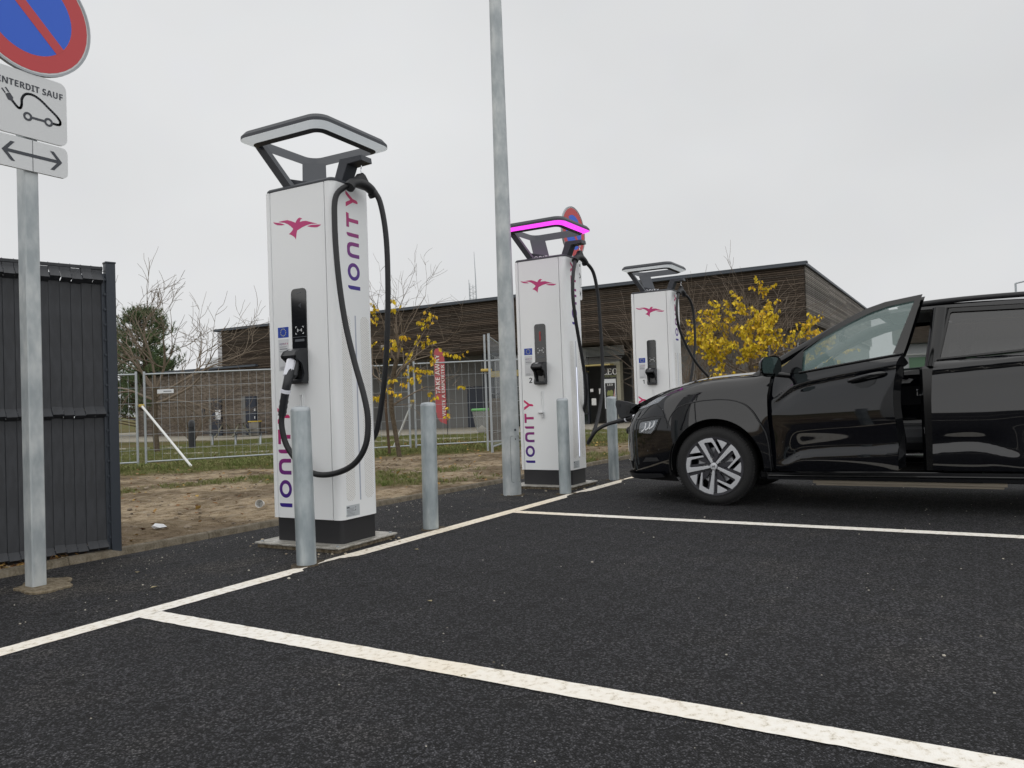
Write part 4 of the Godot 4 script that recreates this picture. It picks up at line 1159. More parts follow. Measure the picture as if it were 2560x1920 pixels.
	st = S(); prism(st, poly([[0.6, 1.45], [0.6, 2.1], [1.15, 2.1], [1.65, 1.45]]), -0.955, 0.958, Transform3D.IDENTITY); obj("window", st, M.frame_dark, t)
	for x in [-1.6, 1.7]:
		for z in [-0.85, 0.85]:
			st = S(); tube(st, [V(x, 0.34, z - 0.11), V(x, 0.34, z + 0.11)], 0.34, 20); obj("wheel", st, M.tyre, t)

# ------------------------------------------------------------------ plants
func limb(st: SurfaceTool, p: Vector3, d: Vector3, len: float, r: float, depth: int, o: Dictionary, tips: Array, rr: RandomNumberGenerator) -> void:
	var n := 4 if depth > 0 else 3
	var pts := [p]; var rad := [r]
	var q := p; var dd := d
	for i in n:
		dd = (dd + Vector3(rr.randfn(0, 1), rr.randfn(0, 1) + o.up, rr.randfn(0, 1)) * o.wob).normalized()
		q += dd * len / n
		pts.append(q); rad.append(lerpf(r, r * o.taper, float(i + 1) / n))
	tube(st, pts, rad, 6 if r > 0.03 else (4 if r > 0.008 else 3), false)
	if depth <= 1: tips.append([pts, dd])
	if depth <= 0: return
	var k: int = rr.randi_range(o.kids[0], o.kids[1])
	for i in k:
		var f := rr.randf_range(0.35, 1.0) if i > 0 else 1.0
		var idx := clampi(int(f * n), 1, n)
		var base: Vector3 = pts[idx]
		var ax := dd.cross(Vector3(rr.randfn(0, 1), rr.randfn(0, 1), rr.randfn(0, 1))).normalized()
		var nd := dd.rotated(ax, rr.randf_range(o.spread[0], o.spread[1])) if i > 0 else dd.rotated(ax, 0.25)
		limb(st, base, nd, len * rr.randf_range(o.shrink[0], o.shrink[1]), maxf(rad[idx] * 0.72, o.minr), depth - 1, o, tips, rr)

func leaf(st: SurfaceTool, p: Vector3, d: Vector3, side: Vector3, s: float, c: Color) -> void:
	var n := d.cross(side).normalized()
	var a := p; var b := p + d * s * 0.45 + side * s * 0.36 - n * s * 0.08; var e := p + d * s; var g := p + d * s * 0.45 - side * s * 0.36 - n * s * 0.08
	var m := p + d * s * 0.5 + n * s * 0.05
	for t in [[a, b, m], [b, e, m], [e, g, m], [g, a, m]]:
		st.set_color(c); tri(st, t[0], t[1], t[2], n)

func leaves_on(st: SurfaceTool, tips: Array, per: int, size: float, pal: Array, rr: RandomNumberGenerator, keep := 1.0, filt = null) -> void:
	for t in tips:
		if rr.randf() > keep: continue
		var pts: Array = t[0]
		if filt != null and not filt.call(pts[-1]): continue
		for k in per:
			var i := rr.randi_range(0, pts.size() - 2)
			var p: Vector3 = pts[i].lerp(pts[i + 1], rr.randf())
			var d := Vector3(rr.randfn(0, 0.5), -1.0 + rr.randfn(0, 0.35), rr.randfn(0, 0.5)).normalized()
			var sd := d.cross(Vector3(rr.randfn(0, 1), 0.2, rr.randfn(0, 1))).normalized()
			var c: Color = pal[rr.randi_range(0, pal.size() - 1)]
			leaf(st, p + d * 0.02, d, sd, size * rr.randf_range(0.65, 1.15), lin(c) * rr.randf_range(0.85, 1.1))

func tree(called: String, label: String, at: Vector3, limbs: Array, o: Dictionary, sd: int, m, group := "") -> Array:
	var rr := RandomNumberGenerator.new(); rr.seed = sd
	var t := thing(called, label, "tree" if not called.contains("shrub") else "shrub", at, 0.0, group)
	var st := S()
	var tips := []
	tube(st, smooth_path(o.trunk, 4), o.trunk_r if o.trunk_r is float else o.trunk_r, 9, false)
	obj("trunk", st, M.bark, t)
	st = S()
	for l in limbs: limb(st, l[0], l[1].normalized(), l[2], l[3], o.depth, o, tips, rr)
	obj("crown", st, m, t)
	return [t, tips, rr]

func plants() -> void:
	var fall := [Color8(216, 186, 52), Color8(226, 198, 70), Color8(196, 168, 44), Color8(206, 184, 48), Color8(180, 156, 52), Color8(220, 180, 66)]
	var base := {"up": 0.12, "wob": 0.16, "taper": 0.6, "kids": [2, 3], "spread": [0.4, 0.95], "shrink": [0.62, 0.85], "minr": 0.0035, "depth": 4}
	# bare young tree beyond the wire fence
	var o := base.duplicate(); o.trunk = [V(0.1, 0, 0), V(0.02, 0.8, 0), V(0.04, 1.5, 0), V(0.1, 2.0, 0)]; o.trunk_r = 0.085; o.minr = 0.0075; o.depth = 4; o.kids = [3, 3]
	tree("bare_tree", "leafless young tree with wide low branches behind the wire fence", V(-21.35, -0.27, -14.66), [
		[V(0.05, 1.5, 0), V(1.5, 0.55, -0.9), 1.6, 0.05], [V(0.08, 1.7, 0), V(1.5, 0.75, -1.1), 1.9, 0.05], [V(0.08, 1.9, 0), V(0.6, 1.5, -0.5), 1.5, 0.045],
		[V(0.08, 1.9, 0), V(-0.8, 1.4, 0.5), 1.5, 0.05], [V(0.05, 1.6, 0), V(-1.4, 0.5, 0.9), 1.4, 0.045], [V(0.1, 2.0, 0), V(-0.1, 1.5, 0.2), 1.5, 0.045], [V(0.08, 1.85, 0), V(-0.6, 1.2, 0.9), 1.4, 0.04]], o, 12, M.twig)
	# twiggy shrub against the plank wall
	o = base.duplicate(); o.trunk = [V(0, 0, 0), V(0, 0.1, 0), V(0.02, 0.2, 0)]; o.trunk_r = 0.06; o.minr = 0.007; o.depth = 3; o.up = 0.2; o.wob = 0.12
	var stems := []
	for k in 16:
		var a := TAU * k / 16.0
		stems.append([V(cos(a) * 0.06, 0.1, sin(a) * 0.06), V(cos(a) * rng.randf_range(0.2, 0.75), 1.0, sin(a) * rng.randf_range(0.2, 0.75)), rng.randf_range(0.9, 1.25), 0.022])
	tree("bare_shrub", "round leafless twiggy shrub before the weathered plank wall", V(-26.2, -0.32, -19.6), stems, o, 21, M.twig)
	# sparse yellow tree at the fence
	o = base.duplicate(); o.trunk = [V(0.0, -0.05, 0), V(-0.1, 0.5, 0), V(-0.16, 1.0, 0.02), V(-0.1, 1.5, 0.03), V(0.02, 1.9, 0.02)]; o.trunk_r = 0.045; o.minr = 0.0032; o.depth = 4; o.up = 0.05
	var r := tree("yellow_leaved_tree", "slender half-bare tree with few yellow leaves beside the wire fence", V(-9.43, -0.08, -11.64), [
		[V(-0.16, 1.0, 0), V(0.9, 0.35, -0.5), 0.75, 0.018], [V(-0.12, 1.25, 0), V(-0.9, 0.55, 0.4), 0.7, 0.018], [V(-0.08, 1.5, 0), V(0.8, 0.7, -0.4), 0.85, 0.022], [V(0, 1.8, 0), V(-0.6, 1.1, 0.3), 0.8, 0.022],
		[V(0.02, 1.9, 0), V(0.25, 1.2, -0.2), 0.8, 0.024], [V(-0.1, 1.4, 0), V(0.3, 0.5, 0.8), 0.7, 0.016], [V(0.0, 1.8, 0), V(0.8, 0.9, 0.1), 0.8, 0.02], [V(-0.14, 0.95, 0), V(0.6, 0.1, 0.5), 0.6, 0.014], [V(-0.05, 1.6, 0), V(-0.4, 0.6, -0.8), 0.7, 0.016]], o, 33, M.twig)
	var st := S(); leaves_on(st, r[1], 9, 0.09, fall, r[2], 0.15, func(p: Vector3): return p.y < 2.95); obj("leaves", st, M.leaf, r[0])
	# stake beside it
	var t := thing("tree_stake", "dark thin stake standing by the half-bare yellow tree", "stake", V(-10.06, -0.09, -12.09))
	st = S(); tube(st, [V(0, 0, 0), V(-0.06, 0.9, 0), V(-0.08, 2.25, 0)], [0.03, 0.028, 0.024], 7); obj("stake_pole", st, M.bark_pine, t)
	st = S(); box(st, V(-0.08, 2.2, 0), V(0.08, 0.06, 0.08), 0.01); obj("tie", st, M.bin_grey, t)
	# full yellow tree behind the bonnet
	o = base.duplicate(); o.trunk = [V(0.06, -0.1, 0), V(0.03, 0.6, 0), V(-0.02, 1.1, 0), V(-0.1, 1.55, 0)]; o.trunk_r = 0.05; o.minr = 0.004; o.depth = 4; o.wob = 0.13; o.up = 0.05; o.kids = [2, 3]; o.shrink = [0.62, 0.8]
	r = tree("yellow_leaved_tree", "small tree full of bright yellow leaves behind the black car", V(-4.25, 0.0, -18.3), [
		[V(-0.05, 1.3, 0), V(1.0, 0.45, -0.6), 0.8, 0.025], [V(-0.05, 1.3, 0), V(-1.0, 0.35, 0.6), 0.8, 0.025], [V(-0.1, 1.55, 0), V(0.95, 1.1, -0.5), 0.95, 0.028], [V(-0.1, 1.55, 0), V(-0.6, 1.0, 0.4), 0.75, 0.026],
		[V(-0.08, 1.45, 0), V(0.2, 0.8, 0.9), 0.65, 0.02], [V(-0.08, 1.45, 0), V(0.1, 0.8, -0.9), 0.65, 0.02], [V(-0.02, 1.1, 0), V(-1.0, 0.0, 0.5), 0.75, 0.02], [V(-0.02, 1.0, 0), V(0.7, 0.0, 0.6), 0.6, 0.018], [V(-0.1, 1.5, 0), V(0.2, 1.0, 0.0), 0.75, 0.024], [V(-0.08, 1.4, 0), V(0.35, 0.9, -0.25), 0.85, 0.024], [V(-0.04, 1.2, 0), V(0.25, 0.35, 0.7), 0.7, 0.02], [V(-0.05, 1.3, 0), V(0.5, 0.5, -0.1), 0.75, 0.02], [V(0.0, 0.95, 0), V(-0.5, -0.05, -0.6), 0.6, 0.016]], o, 47, M.twig)
	st = S(); leaves_on(st, r[1], 8, 0.098, fall, r[2], 0.95); obj("leaves", st, M.leaf, r[0])
	# tall leafless shrubs behind it
	var spots := [[V(-6.3, -0.03, -20.0), 2.5, 5, "tall leafless shrub beside the charger numbered one"], [V(-4.9, 0.0, -20.6), 2.4, 6, "tall leafless shrub behind the bright yellow tree"]]
	for s in spots:
		o = base.duplicate(); o.trunk = [V(0, 0, 0), V(0, 0.1, 0), V(0, 0.25, 0)]; o.trunk_r = 0.08; o.minr = 0.0052; o.depth = 4; o.up = 0.12; o.wob = 0.13; o.kids = [2, 3]; o.spread = [0.25, 0.7]
		stems = []
		for k in 18:
			var a := TAU * k / 6.0
			stems.append([V(cos(a) * 0.08, 0.1, sin(a) * 0.08), V(cos(a) * rng.randf_range(0.1, 0.7), 1.0, sin(a) * rng.randf_range(0.1, 0.7)), s[1] * rng.randf_range(0.45, 0.68), 0.028])
		tree("bare_shrub", s[3], s[0], stems, o, s[2], M.twig_red)
	# pines beyond the wing
	for p in [[V(-41.6, -0.4, -28.0), 7.2, 3.7, 61, "dark green pine rising behind the leafless young tree"], [V(-47.0, -0.4, -28.5), 6.9, 3.6, 62, "second dark green pine beside the taller one"], [V(-52.0, -0.4, -36.0), 5.0, 2.6, 63, "low distant pine beyond the plank-clad wing"]]:
		pine(p[0], p[1], p[2], p[3], p[4])

func pine(at: Vector3, h: float, w: float, sd: int, label: String) -> void:
	var rr := RandomNumberGenerator.new(); rr.seed = sd
	var t := thing("pine_tree", label, "tree", at, 0.0, "pines beyond the building")
	var st := S(); tube(st, [V(0, 0, 0), V(0.05, h * 0.5, 0), V(0, h * 0.97, 0)], [0.2, 0.12, 0.03], 8); 
	var st2 := S()
	for k in 120:
		var f := rr.randf_range(0.06, 0.98)
		var a := rr.randf() * TAU
		var len := w * pow(1.0 - f, 0.62) * rr.randf_range(0.55, 1.05) + 0.25
		var b := V(0, h * f, 0)
		var e := b + V(cos(a) * len, len * rr.randf_range(0.25, 0.6), sin(a) * len)
		tube(st, [b, b.lerp(e, 0.55) - V(0, 0.08, 0), e], [0.035, 0.022, 0.012], 4, false)
		for j in 11:
			var c := b.lerp(e, rr.randf_range(0.35, 1.0)) + V(rr.randfn(0, 0.2), rr.randfn(0, 0.12), rr.randfn(0, 0.2))
			var dir := V(rr.randfn(0, 0.35) + cos(a) * 0.3, 1.0, rr.randfn(0, 0.35) + sin(a) * 0.3).normalized()
			var col := Color(0.075, 0.115, 0.055).lerp(Color(0.125, 0.165, 0.075), rr.randf())
			var L := rr.randf_range(0.25, 0.45)
			for q in 26:
				var along := rr.randf()
				var s := c + dir * L * along
				var nd := (dir * 0.75 + V(rr.randfn(0, 1), rr.randfn(0, 0.5), rr.randfn(0, 1)).normalized() * 0.7).normalized()
				var sd2 := nd.cross(V(rr.randfn(0, 1), rr.randfn(0, 1), rr.randfn(0, 1))).normalized() * 0.017
				st2.set_color(col); tri(st2, s - sd2, s + sd2, s + nd * 0.2, sd2.cross(nd))
	obj("trunk", st, M.bark_pine, t)
	obj("crown", st2, M.needle, t)

func ground_cover() -> void:
	# grass tufts
	var st := S()
	var rr := RandomNumberGenerator.new(); rr.seed = 77
	for k in 9:
		var a := rr.randf() * TAU
		var b := V(cos(a) * rr.randf() * 0.035, 0, sin(a) * rr.randf() * 0.035)
		var l := rr.randf_range(0.05, 0.12)
		var d := V(cos(a) * 0.5, 1.0, sin(a) * 0.5).normalized()
		var sd := d.cross(V(rr.randfn(0, 1), 0, rr.randfn(0, 1))).normalized() * 0.0035
		var m := b + d * l * 0.6; var e := m + V(d.x * 1.3, d.y * 0.5, d.z * 1.3) * l * 0.5
		for v in [[b - sd, b + sd, m + sd], [b - sd, m + sd, m - sd], [m - sd, m + sd, e]]: tri(st, v[0], v[1], v[2], V(cos(a), 0.6, sin(a)))
	var mesh := st.commit()
	var xf := []; var cols := []
	for k in 60000:
		var z := rr.randf_range(-24.0, -1.0)
		var x := rr.randf_range(-26.0, -4.6)
		if x > kerb_x(z) - 0.12: continue
		var s := x + z + gnoise.get_noise_2d(x * 6.0, z * 6.0) * 2.6
		var dens := 0.0
		if s < -20.4: dens = 0.75
		else: dens = smoothstep(0.12, 0.4, gnoise.get_noise_2d(x * 9.0 + 7.0, z * 9.0) - absf(s + 15.6) * 0.10 + 0.16) * 0.85
		if x > -20.0 and x < -8.0 and z < -22.4: dens = 0.0
		if rr.randf() > dens: continue
		var sc := rr.randf_range(0.6, 1.3) * (1.4 if s < -21.5 and s > -25.5 else 0.8)
		xf.append(Transform3D(Basis(Vector3.UP, rr.randf() * TAU).scaled(V(sc, sc, sc)), V(x, ground_y(x, z) + gnoise.get_noise_2d(x * 22.0, z * 22.0) * 0.035, z)))
		cols.append(Color(0.13, 0.165, 0.05).lerp(Color(0.26, 0.23, 0.12), clampf(rr.randfn(0.3, 0.3), 0, 1)))
	scatter("grass", mesh, M.grass, xf, cols, "rough grass and weeds on the bare earth along the wire fence", "grass")
	# fallen leaves
	st = S(); leaf(st, Vector3.ZERO, V(1, 0.12, 0), V(0, 0.1, 1).normalized(), 0.085, Color.WHITE)
	mesh = st.commit(); xf = []; cols = []
	var lc := [Color8(150, 118, 72), Color8(124, 92, 62), Color8(170, 142, 84), Color8(98, 74, 54), Color8(138, 108, 80)]
	for k in 3800:
		var p := Vector2(-10.3 + rr.randfn(0, 1.9), -15.4 + rr.randfn(0, 1.2))
		if k > 1500: p = Vector2(rr.randf_range(-16, -4.7), rr.randf_range(-16, -2.0))
		if k > 2700: p = Vector2(-4.3 + rr.randfn(0, 1.6), -17.0 + rr.randfn(0, 1.6))
		if p.x > kerb_x(p.y) - 0.1: continue
		var sc := rr.randf_range(0.3, 0.9)
		xf.append(Transform3D(Basis.from_euler(V(rr.randfn(0, 0.3), rr.randf() * TAU, rr.randfn(0, 0.3))).scaled(V(sc, sc, sc)), V(p.x, ground_y(p.x, p.y) + 0.018 + rr.randf() * 0.02, p.y)))
		cols.append(lin(lc[rr.randi_range(0, 4)]))
	# dead leaves and chippings caught between the dark fence and the kerb
	for k in 1500:
		var z := rr.randf_range(-3.1, 0.2)
		var f := rr.randf()
		var fx := -4.90 - 0.258 / 0.966 * (z + 3.06)
		var x := lerpf(kerb_x(z) - 0.09, fx - 0.12, f)
		xf.append(Transform3D(Basis.from_euler(V(rr.randfn(0, 0.5), rr.randf() * TAU, rr.randfn(0, 0.5))).scaled(V(0.5, 0.5, 0.5) * rr.randf_range(0.5, 1.1)), V(x, 0.012 + rr.randf() * 0.03, z)))
		cols.append(lin(lc[rr.randi_range(0, 4)]) * rr.randf_range(0.6, 1.2))
	scatter("fallen_leaves", mesh, M.leaf, xf, cols, "brown and yellow fallen leaves lying on the earth", "leaves")
	# clods on the bare earth
	st = S(); rock(st, 5); mesh = st.commit(); xf = []; cols = []
	for k in 4200:
		var z := rr.randf_range(-12.0, -1.0)
		var x := kerb_x(z) - 0.15 - rr.randf() * 7.0
		if x + z < -20.5: continue
		if gnoise2.get_noise_2d(x * 26.0 + 31.0, z * 46.0) < rr.randf_range(-0.25, 0.3): continue
		var sc := absf(rr.randfn(0.0, 0.009)) + 0.004
		xf.append(Transform3D(Basis.from_euler(V(rr.randf() * 6, rr.randf() * 6, 0)).scaled(V(sc * 1.4, sc * 0.6, sc)), V(x, ground_y(x, z) + sc * 0.25, z)))
		cols.append(Color(0.36, 0.30, 0.225).lerp(Color(0.12, 0.095, 0.07), rr.randf()))
	scatter("earth_clods", mesh, M.vertex, xf, cols, "small clods and stones on the bare sandy earth", "clods")
	# loose chippings on the asphalt
	xf = []; cols = []
	for k in 900:
		var p := Vector2(rr.randf_range(-4.6, 2.5), rr.randf_range(-9.5, -0.6))
		if k > 420: p = Vector2(rr.randf_range(-4.7, -3.5), rr.randf_range(-9.0, -1.6))
		if k > 700: p = Vector2(kerb_x(-5) + 0.12 + absf(rr.randfn(0, 0.12)), rr.randf_range(-9.0, -3.0))
		var sc := absf(rr.randfn(0.0, 0.0016)) + 0.0012 + (0.005 if rr.randf() < 0.02 else 0.0)
		xf.append(Transform3D(Basis.from_euler(V(rr.randf() * 6, rr.randf() * 6, 0)).scaled(V(sc * 1.4, sc * 0.8, sc)), V(p.x, sc * 0.4, p.y)))
		cols.append(Color(0.55, 0.52, 0.45).lerp(Color(0.2, 0.18, 0.15), rr.randf() * rr.randf() * 1.3))
	for k in 70:
		var p: Vector2 = Vector2(-3.8, -3.885) if k % 2 == 0 else Vector2(-3.825, -7.3)
		var a := rr.randf() * TAU
		p += Vector2(cos(a) * 0.45, sin(a) * 0.38) * rr.randf_range(1.0, 1.25)
		var sc := rr.randf_range(0.004, 0.011)
		xf.append(Transform3D(Basis.from_euler(V(rr.randf() * 6, rr.randf() * 6, 0)).scaled(V(sc * 1.5, sc * 0.7, sc)), V(p.x, sc * 0.35, p.y)))
		cols.append(Color(0.55, 0.48, 0.36).lerp(Color(0.25, 0.2, 0.15), rr.randf()))
	scatter("loose_chippings", mesh, M.vertex, xf, cols, "pale loose chippings scattered over the asphalt", "gravel")
	# litter
	var lit := [[V(-5.74, 0.0, -5.03), 0.10, "crumpled white paper cup lying on the bare earth", "cup", M.poster_white], [V(-5.59, 0.0, -3.85), 0.11, "crumpled translucent plastic bag on the bare earth", "bag", M.info]]
	for l in lit:
		var t := thing("paper_cup" if l[3] == "cup" else "plastic_bag", l[2], l[3], l[0])
		st = S()
		if l[3] == "cup": lathe(st, [Vector2(0.0, 0.0), Vector2(0.026, 0.0), Vector2(0.038, 0.10), Vector2(0.036, 0.10), Vector2(0.024, 0.006), Vector2(0, 0.006)], 16, Transform3D(Basis.from_euler(V(1.4, 0.9, 0.3)), V(0, 0.04, 0)))
		else: rock(st, 11); 
		var ob := obj("shell", st, l[4], t)
		if l[3] == "bag": ob.scale = V(0.075, 0.028, 0.055); ob.position.y = 0.02
	for f in [[V(-3.05, 0.001, -3.9), 0.016], [V(-3.75, 0.001, -2.55), 0.022], [V(-2.2, 0.001, -2.9), 0.018], [V(-4.2, 0.001, -2.75), 0.02], [V(-1.5, 0.001, -2.15), 0.014]]:
		var t := thing("dry_leaf", "small pale dry leaf lying flat on the asphalt", "leaf", f[0], rng.randf() * 6.0, "pale dry leaves on the asphalt")
		st = S(); st.set_color(lin(Color8(150, 140, 112))); leaf(st, V(-f[1], 0.002, 0), V(1, 0.05, 0).normalized(), V(0, 0.05, 1).normalized(), f[1] * 2.0, lin(Color8(156, 146, 118))); obj("blade", st, M.vertex, t)

func rock(st: SurfaceTool, sd: int) -> void:
	var rr := RandomNumberGenerator.new(); rr.seed = sd
	var v := []
	var g := 1.618
	for p in [[-1, g, 0], [1, g, 0], [-1, -g, 0], [1, -g, 0], [0, -1, g], [0, 1, g], [0, -1, -g], [0, 1, -g], [g, 0, -1], [g, 0, 1], [-g, 0, -1], [-g, 0, 1]]: v.append(V(p[0], p[1], p[2]).normalized() * rr.randf_range(0.7, 1.15))
	for f in [[0, 11, 5], [0, 5, 1], [0, 1, 7], [0, 7, 10], [0, 10, 11], [1, 5, 9], [5, 11, 4], [11, 10, 2], [10, 7, 6], [7, 1, 8], [3, 9, 4], [3, 4, 2], [3, 2, 6], [3, 6, 8], [3, 8, 9], [4, 9, 5], [2, 4, 11], [6, 2, 10], [8, 6, 7], [9, 8, 1]]:
		tri(st, v[f[0]], v[f[1]], v[f[2]], v[f[0]] + v[f[1]] + v[f[2]])

func scatter(called: String, mesh: Mesh, m, xf: Array, cols: Array, label: String, category: String) -> void:
	var mm := MultiMesh.new()
	mm.transform_format = MultiMesh.TRANSFORM_3D
	mm.use_colors = true
	mm.mesh = mesh
	mm.instance_count = xf.size()
	for i in xf.size():
		mm.set_instance_transform(i, xf[i]); mm.set_instance_color(i, cols[i])
	var o := MultiMeshInstance3D.new()
	o.name = numbered(called); o.multimesh = mm; o.material_override = m
	add_child(o)
	tag(o, label, category, "", "stuff")

# ------------------------------------------------------------------ the car
# local axes: x from the nose to the tail, y up, z towards the driver's side (the side in view)
var plan_x := PackedFloat32Array()
var plan_z := PackedFloat32Array()
var plan_s := PackedFloat32Array()
const PLAN := [[-.085, 0.0], [-.08, .2], [-.055, .40], [.0, .56], [.09, .68], [.22, .765], [.40, .83], [.62, .872], [.87, .89], [1.3, .893], [2.0, .885], [2.8, .885], [3.2, .892], [3.5, .896], [3.78, .865], [3.96, .80], [4.06, .66], [4.11, .4], [4.12, 0.0]]

func lerp_tab(t: Array, x: float) -> float:
	if x <= t[0][0]: return t[0][1]
	for i in t.size() - 1:
		if x <= t[i + 1][0]: return lerpf(t[i][1], t[i + 1][1], (x - t[i][0]) / (t[i + 1][0] - t[i][0]))
	return t[-1][1]

func curve_tab(t: Array, x: float) -> float:      # smooth curve through [x, y] knots
	var n := t.size()
	if x <= t[0][0]: return t[0][1]
	if x >= t[n - 1][0]: return t[n - 1][1]
	for i in n - 1:
		if x <= t[i + 1][0]:
			var h: float = t[i + 1][0] - t[i][0]
			var m0: float = (t[i + 1][1] - t[i][1]) / h if i == 0 else (t[i + 1][1] - t[i - 1][1]) / (t[i + 1][0] - t[i - 1][0])
			var m1: float = (t[i + 1][1] - t[i][1]) / h if i == n - 2 else (t[i + 2][1] - t[i][1]) / (t[i + 2][0] - t[i][0])
			var u: float = (x - t[i][0]) / h
			return (2 * u * u * u - 3 * u * u + 1) * t[i][1] + (u * u * u - 2 * u * u + u) * h * m0 + (-2 * u * u * u + 3 * u * u) * t[i + 1][1] + (u * u * u - u * u) * h * m1
	return t[n - 1][1]

func plan_init() -> void:
	var pts := []
	for p in PLAN: pts.append(V(p[0], 0, p[1]))
	var sm := smooth_path(pts, 14)
	var s := 0.0
	for i in sm.size():
		if i > 0: s += sm[i].distance_to(sm[i - 1])
		plan_x.append(sm[i].x); plan_z.append(sm[i].z); plan_s.append(s)

func s_of(x: float) -> float:      # arc length along the plan where the flank has this x
	for i in plan_x.size() - 1:
		if plan_x[i + 1] >= x: return lerpf(plan_s[i], plan_s[i + 1], clampf((x - plan_x[i]) / maxf(plan_x[i + 1] - plan_x[i], 1e-6), 0, 1))
	return plan_s[-1]

func plan_at(s: float) -> Array:   # [point, outward]
	var lo := 0; var hi := plan_s.size() - 1
	while hi - lo > 1:
		var m := (lo + hi) / 2
		if plan_s[m] <= s: lo = m
		else: hi = m
	var f := (s - plan_s[lo]) / maxf(plan_s[hi] - plan_s[lo], 1e-6)
	var a := clampi(lo - 6, 0, plan_s.size() - 1); var b := clampi(hi + 6, 0, plan_s.size() - 1)
	var t := Vector2(plan_x[b] - plan_x[a], plan_z[b] - plan_z[a]).normalized()
	return [Vector2(lerpf(plan_x[lo], plan_x[hi], f), lerpf(plan_z[lo], plan_z[hi], f)), Vector2(-t.y, t.x)]

func hood_y(x: float) -> float: return curve_tab([[-.09, .765], [-.02, .83], [.10, .888], [.27, .954], [.45, 1.012], [.77, 1.076], [1.25, 1.108]], x)

func inset(x: float, y: float) -> float:
	var yc := curve_tab([[1.2, .822], [1.38, .838], [1.57, .931], [1.86, .972], [2.4, 1.012], [3.0, 1.05], [3.6, 1.08]], x)
	var yl := curve_tab([[1.3, .33], [1.46, .365], [1.63, .432], [2.3, .462], [2.72, .495], [2.95, .44], [3.1, .40]], x)
	var al := smoothstep(1.38, 1.6, x) * smoothstep(3.05, 2.8, x)
	var ac := smoothstep(1.30, 1.55, x) * smoothstep(3.75, 3.3, x)
	var d := curve_tab([[.12, .11], [.24, .05], [.31, .022], [yl - .035, lerpf(.01, .006, al)], [yl + .022, lerpf(.006, .028, al)], [.62, .006], [.745, 0.0], [yc - .055, lerpf(.006, .020, ac)], [yc - .012, lerpf(.01, .034, ac)], [yc + .018, lerpf(.016, .020, ac)], [yc + .055, .036], [maxf(1.115, yc + .07), .078], [1.30, .168], [1.50, .262], [1.58, .31]], y)
	if x > 1.5: return d
	var yh := hood_y(x) - .045
	var f := curve_tab([[.12, .10], [.22, .035], [.34, .008], [.52, 0.0], [minf(.72, yh - .16), .006], [yh - .10, .030], [yh - .035, .068], [yh, .115], [yh + .06, .2]], y)
	return lerpf(f, d, smoothstep(1.18, 1.42, x))

func body_pt(s: float, y: float) -> Vector3:
	var p := plan_at(s)
	var q: Vector2 = p[0] - p[1] * inset(p[0].x, y)
	return V(q.x, y, q.y)

func body_n(s: float, y: float) -> Vector3:
	var e := 0.006
	var n := (body_pt(s + e, y) - body_pt(s - e, y)).cross(body_pt(s, y + e) - body_pt(s, y - e)).normalized()
	var p := plan_at(s)
	return n if n.dot(V(p[1].x, 0, p[1].y)) > 0 else -n

# a panel of the flank: polygon of [x, y] corners laid on the body surface, cut into small cells
func panel(st: SurfaceTool, pg: Array, mirror := false, off := 0.0, cell := 0.045, raw := false, xf := Transform3D.IDENTITY) -> void:
	var P := PackedVector2Array()
	for p in pg: P.append(Vector2(p[0] if raw else s_of(p[0]), p[1]))
	var lo := P[0]; var hi := P[0]
	for p in P: lo = lo.min(p); hi = hi.max(p)
	var nx := int(ceil((hi.x - lo.x) / cell)); var ny := int(ceil((hi.y - lo.y) / (cell * 0.6)))
	var cache := {}
	var at := func(p: Vector2) -> Array:
		var key := Vector2i(roundi(p.x * 20000.0), roundi(p.y * 20000.0))
		if not cache.has(key):
			var n := body_n(p.x, p.y)
			var v := body_pt(p.x, p.y) + n * off
			if mirror: v.z = -v.z; n.z = -n.z
			cache[key] = [xf * v, xf.basis * n]
		return cache[key]
	for i in nx:
		for k in ny:
			var a := lo + Vector2(i * (hi.x - lo.x) / nx, k * (hi.y - lo.y) / ny)
			var b := lo + Vector2((i + 1) * (hi.x - lo.x) / nx, (k + 1) * (hi.y - lo.y) / ny)
			for piece in Geometry2D.intersect_polygons(PackedVector2Array([a, Vector2(b.x, a.y), b, Vector2(a.x, b.y)]), P):
				var ix := Geometry2D.triangulate_polygon(piece)
				for j in range(0, ix.size(), 3):
					var u: Array = at.call(piece[ix[j]]); var v: Array = at.call(piece[ix[j + 1]]); var w: Array = at.call(piece[ix[j + 2]])
					trin(st, u[0], v[0], w[0], u[1], v[1], w[1])

func arch(cx: float, r: float, a0: float, a1: float, n := 20) -> Array:
	var o := []
	for k in n + 1:
		var a := deg_to_rad(lerpf(a0, a1, float(k) / n))
		o.append([cx + cos(a) * r, 0.327 + sin(a) * r])
	return o

# rounded bar that follows the flank
func flank_bar(st: SurfaceTool, pts: Array, r: float, mirror := false, off := 0.0, raw := false) -> void:
	var o := []
	for p in pts:
		var s: float = p[0] if raw else s_of(p[0])
		var v := body_pt(s, p[1]) + body_n(s, p[1]) * off
		if mirror: v.z = -v.z
		o.append(v)
	tube(st, smooth_path(o, 3), r, 7)

